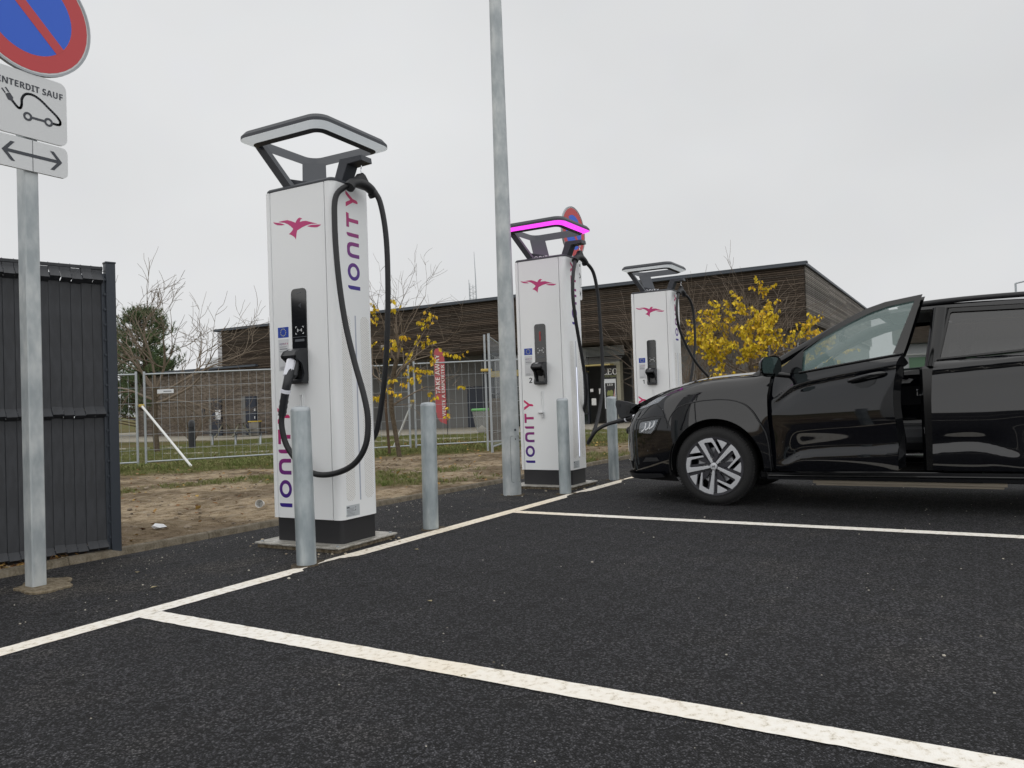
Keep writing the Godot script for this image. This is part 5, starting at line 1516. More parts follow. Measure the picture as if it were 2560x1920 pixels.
func grid(st: SurfaceTool, f: Callable, nu: int, nv: int, out: Vector3) -> void:
	var e := 0.01
	var pts := []; var nn := []
	for i in nu + 1:
		var rp := []; var rn := []
		for k in nv + 1:
			var u := float(i) / nu; var v := float(k) / nv
			var du: Vector3 = f.call(minf(u + e, 1.0), v) - f.call(maxf(u - e, 0.0), v)
			var dv: Vector3 = f.call(u, minf(v + e, 1.0)) - f.call(u, maxf(v - e, 0.0))
			var n := du.cross(dv).normalized()
			rp.append(f.call(u, v)); rn.append(n if n.dot(out) > 0 else -n)
		pts.append(rp); nn.append(rn)
	for i in nu:
		for k in nv:
			trin(st, pts[i][k], pts[i + 1][k], pts[i + 1][k + 1], nn[i][k], nn[i + 1][k], nn[i + 1][k + 1])
			trin(st, pts[i][k], pts[i + 1][k + 1], pts[i][k + 1], nn[i][k], nn[i + 1][k + 1], nn[i][k + 1])

func wheel(t: Node3D, at: Vector3, out: float) -> void:
	var w := Node3D.new(); w.name = "wheel"; t.add_child(w, true)
	w.position = at
	if out < 0: w.rotation.y = PI
	w.rotation.z = 0.0
	var ax := Transform3D(Basis(Vector3.RIGHT, Vector3(0, 0, 1), Vector3(0, -1, 0)), Vector3.ZERO)   # lathe y -> +z
	var st := S()
	lathe(st, [Vector2(0.215, 0.0), Vector2(0.242, 0.004), Vector2(0.250, 0.002), Vector2(0.262, 0.006), Vector2(0.29, 0.004), Vector2(0.306, -0.006), Vector2(0.318, -0.020), Vector2(0.326, -0.045), Vector2(0.328, -0.075), Vector2(0.3285, -0.11), Vector2(0.328, -0.145), Vector2(0.322, -0.185), Vector2(0.30, -0.208), Vector2(0.22, -0.21)], 64, ax)
	for k in 84:
		var a := TAU * k / 84
		box(st, V(cos(a) * 0.3205, sin(a) * 0.3205, -0.026), V(0.012, 0.011, 0.02), 0.0, Basis(Vector3.BACK, a))
	obj("tyre", st, M.tyre, w)
	st = S()
	lathe(st, [Vector2(0.222, 0.004), Vector2(0.2415, 0.006), Vector2(0.242, 0.0), Vector2(0.230, -0.008), Vector2(0.214, -0.012), Vector2(0.206, -0.19), Vector2(0.0, -0.19)], 56, ax)
	obj("rim", st, M.rim_dark, w)
	st = S(); lathe(st, [Vector2(0.0, -0.07), Vector2(0.15, -0.07), Vector2(0.15, -0.09)], 40, ax); obj("brake_disc", st, M.rim_silver, w)
	var R := 0.238
	var FACE := Transform3D(Basis.IDENTITY, Vector3.ZERO)
	var U := [[-.06, .135], [.026, .135], [-.055, .985], [-.20, .965], [-.36, .92], [-.56, .81], [-.462, .239], [-.405, .235], [-.445, .66], [-.43, .71], [-.23, .825], [-.195, .80]]
	var K := [[.095, .655], [.07, .985], [.20, .965], [.34, .925], [.49, .86]]
	for k in 5:
		for pg in [U, K]:
			var p2 := PackedVector2Array()
			for p in pg: p2.append(Vector2(p[0], -p[1]).rotated(TAU * k / 5) * R)
			st = S(); prism(st, p2, -0.02, 0.006 if pg == U else 0.004, FACE, 0.002); obj("spoke_face", st, M.rim_silver, w)
		# dark channels and pocket walls behind the bright faces
		st = S()
		for q in [[[.02, .135], [.10, .62], [.075, .985], [-.062, .985]], [[-.452, .239], [-.56, .30], [-.70, .69], [-.55, .815]], [[-.17, .25], [-.14, .25], [-.18, .86], [-.30, .82]], [[.06, .12], [.26, .36], [.46, .80], [.10, .66]]]:
			var p2 := PackedVector2Array()
			for p in q: p2.append(Vector2(p[0], -p[1]).rotated(TAU * k / 5) * R)
			prism(st, p2, -0.05, -0.012 if q[0][0] != -.17 else -0.022, FACE, 0.001)
		obj("spoke_channel", st, M.rim_dark, w)
		st = S(); var a := TAU * k / 5 - 0.36
		tube(st, [V(sin(a) * 0.06, -cos(a) * 0.06, -0.02), V(sin(a) * 0.06, -cos(a) * 0.06, 0.002)], 0.0085, 10); obj("lug_nut", st, M.chrome, w)
	st = S(); lathe(st, [Vector2(0.064, -0.05), Vector2(0.078, -0.02), Vector2(0.0, -0.015)], 24, ax); obj("hub", st, M.rim_dark, w)
	st = S(); lathe(st, [Vector2(0.03, 0.0), Vector2(0.0295, 0.012), Vector2(0.02, 0.0145), Vector2(0.0, 0.015)], 28, ax); var cap := obj("hub_cap", st, M.rim_silver, w)
	st = S()
	for s in [-1, 1]: box(st, V(s * 0.007, 0, 0.016), V(0.0035, 0.02, 0.002), 0.0, Basis(Vector3.BACK, -0.35))
	box(st, V(0, 0, 0.016), V(0.016, 0.0035, 0.002), 0.0, Basis(Vector3.BACK, 0.5)); obj("emblem", st, M.rim_dark, cap)

func car() -> void:
	plan_init()
	var t := thing("black_car", "black electric compact SUV charging with its driver's door ajar", "car", V(-2.70, 0, -7.2))
	var PB = M.paint_black
	var st: SurfaceTool
	var Ropen := 0.395
	var s0 := 0.0
	# flanks; m = true is the far side
	for m in [false, true]:
		# bumper corner from the middle of the nose to the wheel arch
		st = S()
		var bp := [[s0, .215], [s0, .78], [s_of(.0), .80], [s_of(.12), .826], [s_of(.27), hood_y(.27) - .045], [s_of(.42), .80], [s_of(.46), .70], [s_of(.545), .60]]
		for p in arch(.885, Ropen, 152, 188, 6): bp.append([s_of(p[0]), p[1]])
		bp.append([s_of(.40), .24])
		panel(st, bp, m, 0.0, 0.04, true); obj("front_bumper", st, PB, t)
		# wing above the arch
		st = S()
		var fp := [[.273, hood_y(.273) - .045]]
		for k in 15: var x := .30 + k * .066; fp.append([x, hood_y(x) - .045])
		fp.append_array([[1.30, 1.055], [1.345, 1.062], [1.314, .892], [1.317, .73], [1.332, .514], [1.350, .297], [1.28, .297]])
		fp.append_array(arch(.885, Ropen, -4, 150, 26))
		fp.append_array([[.465, .70], [.425, .80]])
		panel(st, fp, m, 0.0, 0.05 if m else 0.03); obj("wing", st, PB, t)
		# flared moulding over the arch, standing proud of the wing
		st = S()
		var mo := [[.475, .64], [.505, .735], [.567, .808], [.64, .838], [.709, .854], [.79, .867], [.869, .872], [.95, .873], [1.035, .865], [1.10, .847], [1.152, .82], [1.20, .772], [1.233, .72], [1.272, .65], [1.301, .59], [1.318, .50], [1.325, .40], [1.325, .30], [1.283, .30]]
		mo.append_array(arch(.885, Ropen - .004, -4, 152, 26))
		panel(st, mo, m, 0.013, 0.05 if m else 0.025); var am := obj("arch_moulding", st, PB, t)
		st = S(); flank_bar(st, mo.slice(0, 18), 0.0055, m, 0.012); obj("shade_bar", st, M.car_plastic, am)  # dark bar drawn in for the shade line along the moulding edge
		st = S(); flank_bar(st, [[.10, hood_y(.10) - .055], [.27, hood_y(.27) - .053], [.45, hood_y(.45) - .051], [.77, hood_y(.77) - .050], [1.1, hood_y(1.1) - .050], [1.27, hood_y(1.27) - .05]], 0.0035, m, 0.0); obj("bonnet_gap", st, M.car_plastic, t)
		st = S(); flank_bar(st, [[.12, .715], [.20, .722], [.42, .748], [.475, .66], [.50, .60]], 0.003, m, 0.002); obj("bumper_gap", st, M.car_plastic, t)
		# gloss lip round the arches
		for cx in [.885, 3.47]:
			st = S(); flank_bar(st, arch(cx, Ropen + 0.0, -4, 186, 24), 0.012, m, -0.002); obj("arch_lip", st, M.car_gloss, t)
			st = S()
			var A := arch(cx, Ropen + 0.01, -12, 192, 24)
			for i in A.size() - 1:
				var z := 0.885 if not m else -0.885
				var z2 := 0.60 if not m else -0.60
				quad(st, V(A[i][0], A[i][1], z * 0.985), V(A[i + 1][0], A[i + 1][1], z * 0.985), V(A[i + 1][0], A[i + 1][1], z2), V(A[i][0], A[i][1], z2), V(cx - A[i][0], 0.3 - A[i][1], 0))
			obj("arch_liner", st, M.under, t)
		# rear door, its frame and glass
		var rd := [[2.457, .315], [2.462, .567], [2.466, .824], [2.478, 1.02], [2.497, 1.098], [3.0, 1.132], [3.36, 1.165], [3.44, 1.05], [3.36, .86], [3.22, .74]]
		rd.append_array(arch(3.47, Ropen + 0.012, 128, 172, 8)); rd.append_array([[3.06, .315]])
		st = S(); panel(st, rd, m, 0.0, 0.05 if m else 0.022); var rdo := obj("rear_door", st, PB, t)
		st = S(); panel(st, [[2.498, 1.101], [2.552, 1.478], [2.62, 1.494], [3.05, 1.482], [3.38, 1.43], [3.42, 1.40], [3.365, 1.17], [3.0, 1.135], [2.53, 1.105], [2.535, 1.125], [3.0, 1.156], [3.33, 1.186], [3.37, 1.385], [3.05, 1.452], [2.62, 1.465], [2.607, 1.458], [2.53, 1.12]], m, 0.003); obj("window_frame", st, M.car_gloss, rdo)
		st = S(); panel(st, [[2.525, 1.115], [2.60, 1.462], [3.05, 1.455], [3.38, 1.388], [3.34, 1.18], [3.0, 1.15]], m, -0.008); obj("window", st, M.glass_dark, rdo)
		st = S(); flank_bar(st, [[2.51, 1.112], [3.0, 1.143], [3.35, 1.175]], 0.007, m, 0.003); obj("belt_strip", st, M.car_gloss, rdo)
		st = S(); flank_bar(st, [[3.12, 1.0], [3.2, 1.012], [3.32, 1.018]], 0.014, m, 0.03); obj("handle", st, PB, rdo)
		# quarter panel and tail
		st = S()
		var qp := [[s_of(3.365), 1.168], [s_of(3.425), 1.405], [s_of(3.7), 1.34], [s_of(3.92), 1.22], [s_of(4.04), 1.08], [plan_s[-1], 1.05], [plan_s[-1], .25], [s_of(3.93), .26]]
		for p in arch(3.47, Ropen, -2, 126, 20): qp.append([s_of(p[0]), p[1]])
		qp.append_array([[s_of(3.365), .858], [s_of(3.445), 1.05]])
		panel(st, qp, m, 0.0, 0.05, true); obj("rear_quarter", st, PB, t)
		st = S(); panel(st, [[s_of(3.99), .92], [s_of(3.90), 1.0], [plan_s[-1] - .55, 1.0], [plan_s[-1] - .5, .93]], m, 0.006, 0.04, true); obj("tail_lamp", st, M.red_lamp, t)
		# sill cladding
		st = S(); panel(st, [[1.29, .232], [1.29, .285], [2.0, .296], [3.07, .305], [3.07, .236]], m, 0.012); obj("sill_cladding", st, M.car_plastic, t)
		st = S(); flank_bar(st, [[1.30, .262], [2.0, .268], [3.05, .276]], 0.010, m, 0.014); obj("sill_ridge", st, M.car_gloss, t)
		# side of the roof
		st = S(); panel(st, [[1.99, 1.492], [2.10, 1.512], [2.3, 1.525], [2.75, 1.53], [3.2, 1.51], [3.6, 1.45], [3.93, 1.36], [3.93, 1.22], [3.7, 1.345], [3.41, 1.412], [3.05, 1.489], [2.6, 1.502], [2.3, 1.498], [2.1, 1.486]], m); obj("roof_side", st, PB, t)
		var sg := -1.0 if m else 1.0
		# windscreen pillar
		st = S(); tube(st, smooth_path([V(1.20, 1.045, .74 * sg), V(1.43, 1.185, .705 * sg), V(1.72, 1.345, .665 * sg), V(1.95, 1.455, .635 * sg), V(2.2, 1.508, .617 * sg)], 4), 0.034, 10); obj("windscreen_pillar", st, M.car_gloss, t)
		# roof rail
		st = S(); tube(st, smooth_path([V(2.26, 1.522, .575 * sg), V(2.36, 1.544, .578 * sg), V(2.8, 1.560, .58 * sg), V(3.4, 1.543, .575 * sg), V(3.75, 1.465, .56 * sg)], 5), 0.020, 8); obj("roof_rail", st, M.car_plastic, t)
		# centre pillar
		st = S(); box(st, V(2.46, .68, .775 * sg), V(.13, .78, .10), 0.02, Basis(Vector3.BACK, 0.0)); tube(st, [V(2.48, 1.05, .775 * sg), V(2.545, 1.49, .61 * sg)], 0.058, 8); obj("centre_pillar", st, M.car_gloss, t)
		st = S(); box(st, V(2.0, .262, .78 * sg), V(1.55, .07, .13), 0.015); obj("sill", st, M.car_gloss, t)
		# lower headlamp in its dark pod
		st = S(); panel(st, [[.155, .585], [.172, .69], [.205, .707], [.41, .733], [.36, .628], [.318, .583]], m, 0.004); var hl := obj("headlamp", st, M.car_gloss, t)
		st = S(); panel(st, [[.175, .60], [.19, .68], [.215, .695], [.385, .718], [.345, .632], [.31, .597]], m, 0.007); obj("lens", st, M.glass_lamp, hl)
		for k in 3:
			st = S(); flank_bar(st, [[.215 + k * .042, .612 + k * .012], [.25 + k * .045, .64 + k * .012], [.262 + k * .045, .685 + k * .008]], 0.007, m, 0.010); obj("light_guide", st, M.lamp_white, hl)
		# thin upper lamp and light signature down the nose
		st = S(); panel(st, [[.09, .818], [.215, .842], [.33, .897], [.45, .922], [.37, .862], [.22, .822], [.10, .80]], m, 0.004); obj("daytime_lamp", st, M.glass_lamp, t)
		st = S(); flank_bar(st, [[s_of(-.045), .795], [s_of(.0), .755], [s_of(-.02), .69], [s_of(-.03), .55], [s_of(-.025), .42]], 0.0028, m, 0.002, true); obj("light_signature", st, M.chrome, t)
		# chin
		st = S(); panel(st, [[s0, .24], [s_of(.1), .245], [s_of(.40), .262], [s_of(.43), .235], [s_of(.2), .205], [s0, .20]], m, 0.03, 0.05, true); obj("chin_spoiler", st, M.car_plastic, t)
		st = S(); panel(st, [[s_of(.05), .15], [s_of(.05), .235], [s_of(.47), .25], [s_of(.50), .15]], m, -0.05, 0.05, true); obj("air_dam", st, M.under, t)
		st = S(); panel(st, [[.20, .345], [.24, .385], [.36, .39], [.38, .36]], m, 0.005); obj("fog_recess", st, M.car_plastic, t)
		for cx in [.87, 3.47]: wheel(t, V(cx, .327, .88 * sg), sg)
	# bonnet, windscreen, roof, rear window
	st = S()
	grid(st, func(u: float, v: float):
		var x := lerpf(-.085, 1.30, u); var k := v * 2 - 1
		var s := s_of(maxf(x, -.0849)); var p := plan_at(s)
		var hw := maxf(body_pt(s, hood_y(x) - .045).z, 0.001)
		return V(x + (0.03 * k * k if u > 0.95 else 0.0), hood_y(x) - .045 * pow(absf(k), 2.2) + .012 * exp(-pow((absf(k) - .62) * 9.0, 2)) * smoothstep(0.1, 0.5, u), hw * k), 30, 26, Vector3.UP)
	obj("bonnet", st, PB, t)
	st = S()
	grid(st, func(u: float, v: float):
		var k := v * 2 - 1
		var a := V(1.22 + .10 * k * k, 1.085 - .03 * k * k, .70 * k); var b := V(2.02 + .10 * k * k, 1.545 - .045 * k * k, .59 * k)
		return a.lerp(b, u) + V(-.02, .03, 0) * sin(u * PI), 12, 14, V(-1, 1, 0))
	obj("windscreen", st, M.glass_sky_haze, t)
	st = S()
	grid(st, func(u: float, v: float):
		var x := lerpf(2.02, 3.92, u); var k := v * 2 - 1
		var yc := curve_tab([[2.0, 1.545], [2.3, 1.568], [2.8, 1.575], [3.3, 1.555], [3.95, 1.46]], x)
		var ye := curve_tab([[2.0, 1.497], [2.3, 1.525], [2.75, 1.53], [3.2, 1.51], [3.6, 1.45], [3.95, 1.355]], x)
		var hw := curve_tab([[2.0, .62], [2.4, .612], [3.2, .615], [3.95, .59]], x)
		return V(x + .08 * k * k * (1 - u), lerpf(yc, ye, pow(absf(k), 3.0)), hw * k), 16, 18, Vector3.UP)
	obj("roof", st, PB, t)
	st = S()
	grid(st, func(u: float, v: float):
		var k := v * 2 - 1
		return V(3.92, 1.455 - .1 * k * k * absf(k), .59 * k).lerp(V(4.10, 1.04, .66 * k), u), 6, 8, V(1, .5, 0))
	obj("rear_window", st, M.glass_dark, t)
	# charging flap standing open at the nose, cap on its cord
	st = S(); prism(st, poly([[-.33, .887], [-.305, .895], [-.2, .876], [-.112, .848], [-.075, .825], [-.085, .78], [-.118, .757], [-.171, .732], [-.263, .711], [-.3, .72], [-.315, .774], [-.335, .844]]), .045, .06, Transform3D.IDENTITY, 0.006); var fl := obj("charging_flap", st, M.plastic_black, t)
	st = S(); box(st, V(-.20, .80, .063), V(.05, .09, .008), 0.002); box(st, V(-.21, .80, .066), V(.03, .05, .008), 0.002); tube(st, [V(-.295, .845, .06), V(-.295, .845, .068)], 0.014, 10); obj("flap_rib", st, M.car_plastic, fl)
	st = S(); tube(st, [V(-.10, .72, .06), V(-.03, .73, .05)], 0.055, 18); obj("charging_port", st, M.plastic_black, t)
	st = S(); tube(st, smooth_path([V(-.07, .66, .08), V(-.10, .62, .09), V(-.15, .60, .1)], 4), 0.008, 6); lathe(st, [Vector2(0, -.03), Vector2(.035, -.02), Vector2(.04, .01), Vector2(.02, .03), Vector2(0, .03)], 14, Transform3D(Basis(Vector3.BACK, 1.2), V(-.175, .595, .1))); obj("port_cap", st, M.rubber, t)
	# floor, underbody, battery plate
	st = S(); box(st, V(2.05, .225, 0), V(3.0, .03, 1.40)); box(st, V(.35, .22, 0), V(.5, .05, 1.1)); box(st, V(3.8, .3, 0), V(.4, .08, 1.3)); box(st, V(.62, .5, 0), V(1.0, .5, 1.0)); box(st, V(1.27, .62, 0), V(.06, .78, 1.5)); obj("underbody", st, M.under, t)
	st = S(); box(st, V(2.26, .202, .72), V(1.30, .026, .04), 0.003); box(st, V(2.26, .180, .70), V(1.26, .016, .04), 0.003); obj("battery_edge", st, M.alu, t)
	# cabin
	st = S(); box(st, V(1.55, .86, 0), V(.42, .30, 1.38), 0.08); box(st, V(1.42, .98, 0), V(.35, .10, 1.3), 0.04); obj("dashboard", st, M.trim_in, t)
	st = S()
	var W0 := V(1.86, .98, .36)
	var Wb := Basis(Vector3.BACK, -0.42)
	var rp := []
	for k in 29: rp.append(W0 + Wb * V(0, cos(TAU * k / 28) * .185, sin(TAU * k / 28) * .185))
	tube(st, rp, .016, 8); tube(st, [W0, W0 + Wb * V(-.25, -.02, 0)], .03, 8); box(st, W0, V(.05, .10, .16), .02, Wb)
	for a in [0.0, PI, PI * 1.5]: tube(st, [W0, W0 + Wb * V(0, sin(a) * .18, cos(a) * .18)], .013, 6)
	obj("steering_wheel", st, M.plastic_black, t)
	for z in [.36, -.36]:
		st = S(); box(st, V(2.22, .52, z), V(.52, .16, .50), .06); box(st, V(2.56, .86, z), V(.15, .66, .48), .06, Basis(Vector3.BACK, -0.28)); box(st, V(2.70, 1.28, z), V(.09, .18, .27), .035, Basis(Vector3.BACK, -0.2))
		for s in [-.06, .06]: tube(st, [V(2.655, 1.12, z + s), V(2.69, 1.24, z + s)], .007, 6)
		obj("front_seat", st, M.seat, t)
	st = S(); box(st, V(3.05, .52, 0), V(.5, .18, 1.3), .06); box(st, V(3.36, .86, 0), V(.16, .6, 1.3), .06, Basis(Vector3.BACK, -0.3))
	for z in [-.38, 0, .38]: box(st, V(3.48, 1.22, z), V(.09, .15, .25), .03, Basis(Vector3.BACK, -0.2))
	obj("rear_seat", st, M.seat, t)
	st = S(); box(st, V(2.9, 1.50, 0), V(1.5, .02, 1.05)); obj("headliner", st, M.headliner, t)
	st = S(); box(st, V(1.78, 1.36, 0.0), V(.03, .07, .24), .015); tube(st, [V(1.78, 1.39, 0), V(1.80, 1.46, 0)], .012, 6); obj("rear_view_mirror", st, M.plastic_black, t)
	st = S(); box(st, V(2.42, .60, .792), V(.03, .05, .06), .006); tube(st, [V(2.405, .86, .80), V(2.375, .86, .815), V(2.375, .90, .82)], .006, 6); obj("door_striker", st, M.chrome, t)
	# the two front doors: far one shut, the driver's one ajar
	for m in [true, false]:
		var xf := Transform3D.IDENTITY
		if not m:
			var hinge := V(1.38, 0, .855)
			var sk := Basis(V(1, .045, 0), V(0, 1, 0), V(0, 0, 1))     # the hinge line leans, so the free edge rises
			xf = Transform3D(Basis(Vector3.UP, -deg_to_rad(29.0)), hinge) * Transform3D(sk, Vector3.ZERO) * Transform3D(Basis.IDENTITY, -hinge)
		var low := [[1.352, 1.058], [1.321, .892], [1.324, .73], [1.339, .514], [1.357, .292], [1.9, .296], [2.385, .306], [2.402, .318], [2.410, .38], [2.411, .468], [2.409, .56], [2.405, .66], [2.399, .74], [2.395, .80], [2.396, .86], [2.401, .92], [2.409, .976], [2.418, 1.03], [2.428, 1.073], [2.442, 1.098], [1.95, 1.072], [1.6, 1.048]]
		var frame := [[1.352, 1.061], [1.45, 1.13], [1.585, 1.236], [1.712, 1.333], [1.893, 1.42], [2.056, 1.478], [2.20, 1.503], [2.478, 1.509], [2.444, 1.101], [2.362, 1.110], [2.43, 1.477], [2.215, 1.467], [2.07, 1.437], [1.908, 1.383], [1.724, 1.306], [1.59, 1.226], [1.622, 1.072], [1.6, 1.051]]
		var glass := [[1.60, 1.05], [1.58, 1.222], [1.72, 1.312], [1.905, 1.39], [2.07, 1.444], [2.215, 1.474], [2.436, 1.483], [2.365, 1.098], [1.95, 1.072]]
		st = S(); panel(st, low, m, 0.0, 0.05 if m else 0.021, false, xf)
		panel(st, low, m, -0.085, 0.09, false, xf)
		var dd := obj("driver_door" if not m else "passenger_door", st, PB, t)
		# edges that close the door's depth
		st = S()
		for i in low.size():
			var a: Array = low[i]; var b: Array = low[(i + 1) % low.size()]
			var q := []
			for pp in [[a, 0.0], [b, 0.0], [b, -0.085], [a, -0.085]]:
				var s := s_of(pp[0][0]); var v: Vector3 = body_pt(s, pp[0][1]) + body_n(s, pp[0][1]) * float(pp[1])
				if m: v.z = -v.z
				q.append(xf * v)
			quad(st, q[0], q[1], q[2], q[3], q[0] - xf * V(1.9, .7, .8 * (-1 if m else 1)))
		obj("door_edge", st, M.car_gloss, dd)
		st = S(); panel(st, frame, m, 0.002, 0.045, false, xf); panel(st, frame, m, -0.03, 0.09, false, xf); obj("window_frame", st, M.car_gloss, dd)
		st = S(); panel(st, glass, m, -0.012, 0.06, false, xf); obj("window", st, M.glass_sky_haze, dd)
		st = S()
		var tp := []
		for p in [[1.60, 1.052], [1.95, 1.074], [2.44, 1.102]]:
			var v := body_pt(s_of(p[0]), p[1]) + V(0, 0, .004)
			if m: v.z = -v.z
			tp.append(xf * v)
		tube(st, smooth_path(tp, 4), .009, 6); obj("belt_strip", st, M.car_gloss, dd)
		# handle over its scooped cup
		st = S(); panel(st, [[2.10, .915], [2.14, .895], [2.20, .893], [2.255, .915], [2.27, .95], [2.13, .955]], m, 0.003, 0.03, false, xf); obj("handle_cup", st, M.car_gloss, dd)
		st = S()
		var hp := []
		for p in [[2.055, .945, .012], [2.09, .952, .034], [2.18, .966, .042], [2.28, .978, .036], [2.335, .982, .010]]:
			var v := body_pt(s_of(p[0]), p[1]) + V(0, 0, p[2])
			if m: v.z = -v.z
			hp.append(xf * v)
		tube(st, smooth_path(hp, 4), [.008, .011, .013, .014, .015, .016, .0165, .017, .017, .017, .017, .017, .0165, .016, .015, .013, .009], 10); obj("handle", st, PB, dd)
		# outside mirror
		var sg := -1.0 if m else 1.0
		st = S()
		var mc := V(1.445, 1.115, 1.0 * sg)
		var prof := []
		for k in 9: prof.append([cos(PI * k / 16.0), sin(PI * k / 16.0)])
		grid(st, func(u: float, v: float):
			var a := v * TAU; var rr := sin(u * PI / 2 * 0.999)
			var e := V(cos(a) * 1.0, sin(a), 0)
			var sq := pow(absf(cos(a)), 3.2) + pow(absf(sin(a)), 3.2)
			var k := 1.0 / pow(sq, 1.0 / 3.2)
			return xf * (mc + V(-.075 * cos(u * PI / 2) + .03, sin(a) * k * .080 * rr - .008 * cos(a), cos(a) * k * .115 * rr * sg)), 8, 28, xf.basis * V(-1, 0.1, 0))
		obj("mirror_housing", st, PB, dd)
		st = S()
		var mp := PackedVector2Array()
		for k in 28:
			var a := TAU * k / 28; var sq := pow(absf(cos(a)), 3.2) + pow(absf(sin(a)), 3.2); var kk := 1.0 / pow(sq, 1.0 / 3.2)
			mp.append(Vector2(cos(a) * kk * .107, sin(a) * kk * .073))
		prism(st, mp, -.012, .0, xf * Transform3D(Basis(V(0, 0, -1), V(0, 1, 0), V(1, 0, 0)), mc + V(.034, 0, 0))); obj("mirror_glass", st, M.mirror, dd)
		st = S(); tube(st, [xf * (mc + V(.0, -.055, -.05 * sg)), xf * (mc + V(.06, -.075, -.16 * sg))], .022, 8); obj("mirror_foot", st, M.car_gloss, dd)

# ------------------------------------------------------------------ view, light, scene
func _ready() -> void:
	rng.seed = 20231
	var cam := Camera3D.new()
	cam.name = "camera"
	add_child(cam)
	cam.position = V(0, 0.92, 0)
	cam.basis = Basis(Vector3.UP, 0.5339) * Basis(Vector3.RIGHT, 0.0223) * Basis(Vector3.BACK, -0.035)
	cam.fov = 52.94
	cam.far = 900.0
	cam.near = 0.05
	cam.current = true
	# overcast sky: soft cloud sheet
	var sky_img := Image.create_empty(512, 256, false, Image.FORMAT_RGB8)
	var cn := FastNoiseLite.new(); cn.seed = 14; cn.frequency = 0.9; cn.fractal_octaves = 4; cn.fractal_gain = 0.45
	for y in 256:
		var el := PI / 2 - PI * (y + 0.5) / 256.0
		for x in 512:
			var az := TAU * (x + 0.5) / 512.0
			var d := V(cos(el) * sin(az), sin(el), cos(el) * cos(az))
			var n := cn.get_noise_3d(d.x * 1.6, d.y * 3.2, d.z * 1.6)
			var side := d.dot(V(0.86, 0.0, -0.51))            # the cloud sheet thickens towards one side
			var v := 0.475 + n * 0.05 - 0.085 * side
			var blue := clampf(0.5 + side * 0.7 + cn.get_noise_3d(d.x * 1.1 + 9.0, d.y * 2.0, d.z * 1.1) * 0.7, 0, 1)
			var c := Color(v, v * 1.012, v * 1.025).lerp(Color(v * 0.93, v * 0.975, v * 1.04), blue * 1.0)
			if d.y < -0.02: c = Color(0.12, 0.12, 0.11)
			sky_img.set_pixel(x, y, c.linear_to_srgb())
	var pano := PanoramaSkyMaterial.new()
	pano.panorama = ImageTexture.create_from_image(sky_img)
	pano.filter = true
	var sky := Sky.new(); sky.sky_material = pano
	var env := Environment.new()
	env.background_mode = Environment.BG_SKY
	env.sky = sky
	env.tonemap_mode = Environment.TONE_MAPPER_LINEAR
	env.tonemap_exposure = 1.35
	env.sdfgi_enabled = true; env.ssao_enabled = true; env.ssil_enabled = true
	var we := WorldEnvironment.new(); we.name = "world_environment"; we.environment = env
	add_child(we)
	var sun := DirectionalLight3D.new()
	sun.name = "cloud_veiled_sun"
	sun.light_energy = 0.5
	sun.light_color = Color(1.0, 0.985, 0.96)
	sun.light_angular_distance = 170.0
	sun.shadow_enabled = true
	add_child(sun)
	sun.look_at_from_position(V(6, 7, 6), Vector3.ZERO, Vector3.UP)

	make_materials()
	build_ground()
	building()
	screen_fence()

	# wire fence panels
	site_fence(V(-17.6, -0.23, -7.4), V(-15.15, -0.195, -10.0), 2.02, "wire fence panel running behind the dark slatted fence")
	site_fence(V(-15.08, -0.195, -10.14), V(-13.02, -0.155, -12.0), 2.02, "wire fence panel carrying a small white name plate", true)
	site_fence(V(-12.95, -0.15, -12.06), V(-10.95, -0.11, -13.9), 2.0, "wire fence panel behind the charger with its plug holstered")
	site_fence(V(-10.88, -0.11, -14.02), V(-8.2, -0.07, -15.9), 2.02, "wire fence panel behind the half-bare yellow tree")
	var sf := site_fence(V(-7.50, 0.0, -11.90), V(-9.0, -0.06, -15.2), 2.17, "wire fence panel set askew near the lamp post")
	var xp := S(); tube(xp, [V(-0.36, 0, -0.42), V(-0.36, 2.2, -0.42)], 0.021, 10); obj("post", xp, M.galv_thin, sf)
	xp = S(); box(xp, V(-0.30, 1.52, -0.36), V(0.16, 0.05, 0.16), 0.01); obj("coupler", xp, M.coupler, sf)
	brace_pole(V(-12.7, -0.14, -9.5), V(-15.06, 1.1, -10.05), "white slanting brace propping the panel with the name plate")
	brace_pole(V(-11.66, -0.12, -14.13), V(-10.92, 1.0, -14.0), "white slanting brace beside the half-bare yellow tree")

	# chargers
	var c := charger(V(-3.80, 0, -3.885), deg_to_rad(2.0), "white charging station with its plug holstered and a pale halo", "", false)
	cable(c, [V(0.390, 2.386, -0.10), V(0.444, 2.293, -0.120), V(0.472, 2.035, -0.140), V(0.462, 1.632, -0.150), V(0.414, 1.229, -0.170), V(0.346, 0.959, -0.200), V(0.26, 0.725, -0.225), V(0.2, 0.66, -0.18)])
	cable(c, [V(0.390, 2.372, 0.11), V(0.335, 2.289, 0.19), V(0.344, 2.095, 0.225), V(0.381, 1.778, 0.250), V(0.425, 1.469, 0.250), V(0.490, 1.212, 0.250), V(0.561, 0.985, 0.250), V(0.586, 0.835, 0.250), V(0.573, 0.687, 0.260), V(0.498, 0.576, 0.270), V(0.375, 0.514, 0.280), V(0.218, 0.495, 0.290), V(0.093, 0.538, 0.300), V(-0.032, 0.667, 0.310), V(-0.070, 0.798, 0.320), V(-0.066, 0.89, 0.320)])
	plug(c, [V(-0.066, 0.88, 0.320), V(-0.030, 1.00, 0.328), V(-0.005, 1.09, 0.325), V(-0.010, 1.17, 0.29)])
	var ps := S(); box(ps, V(-0.016, 1.185, 0.292), V(0.066, 0.15, 0.06), 0.022, Basis(Vector3.RIGHT, -0.35)); obj("plug_shell", ps, M.conn_white, c)
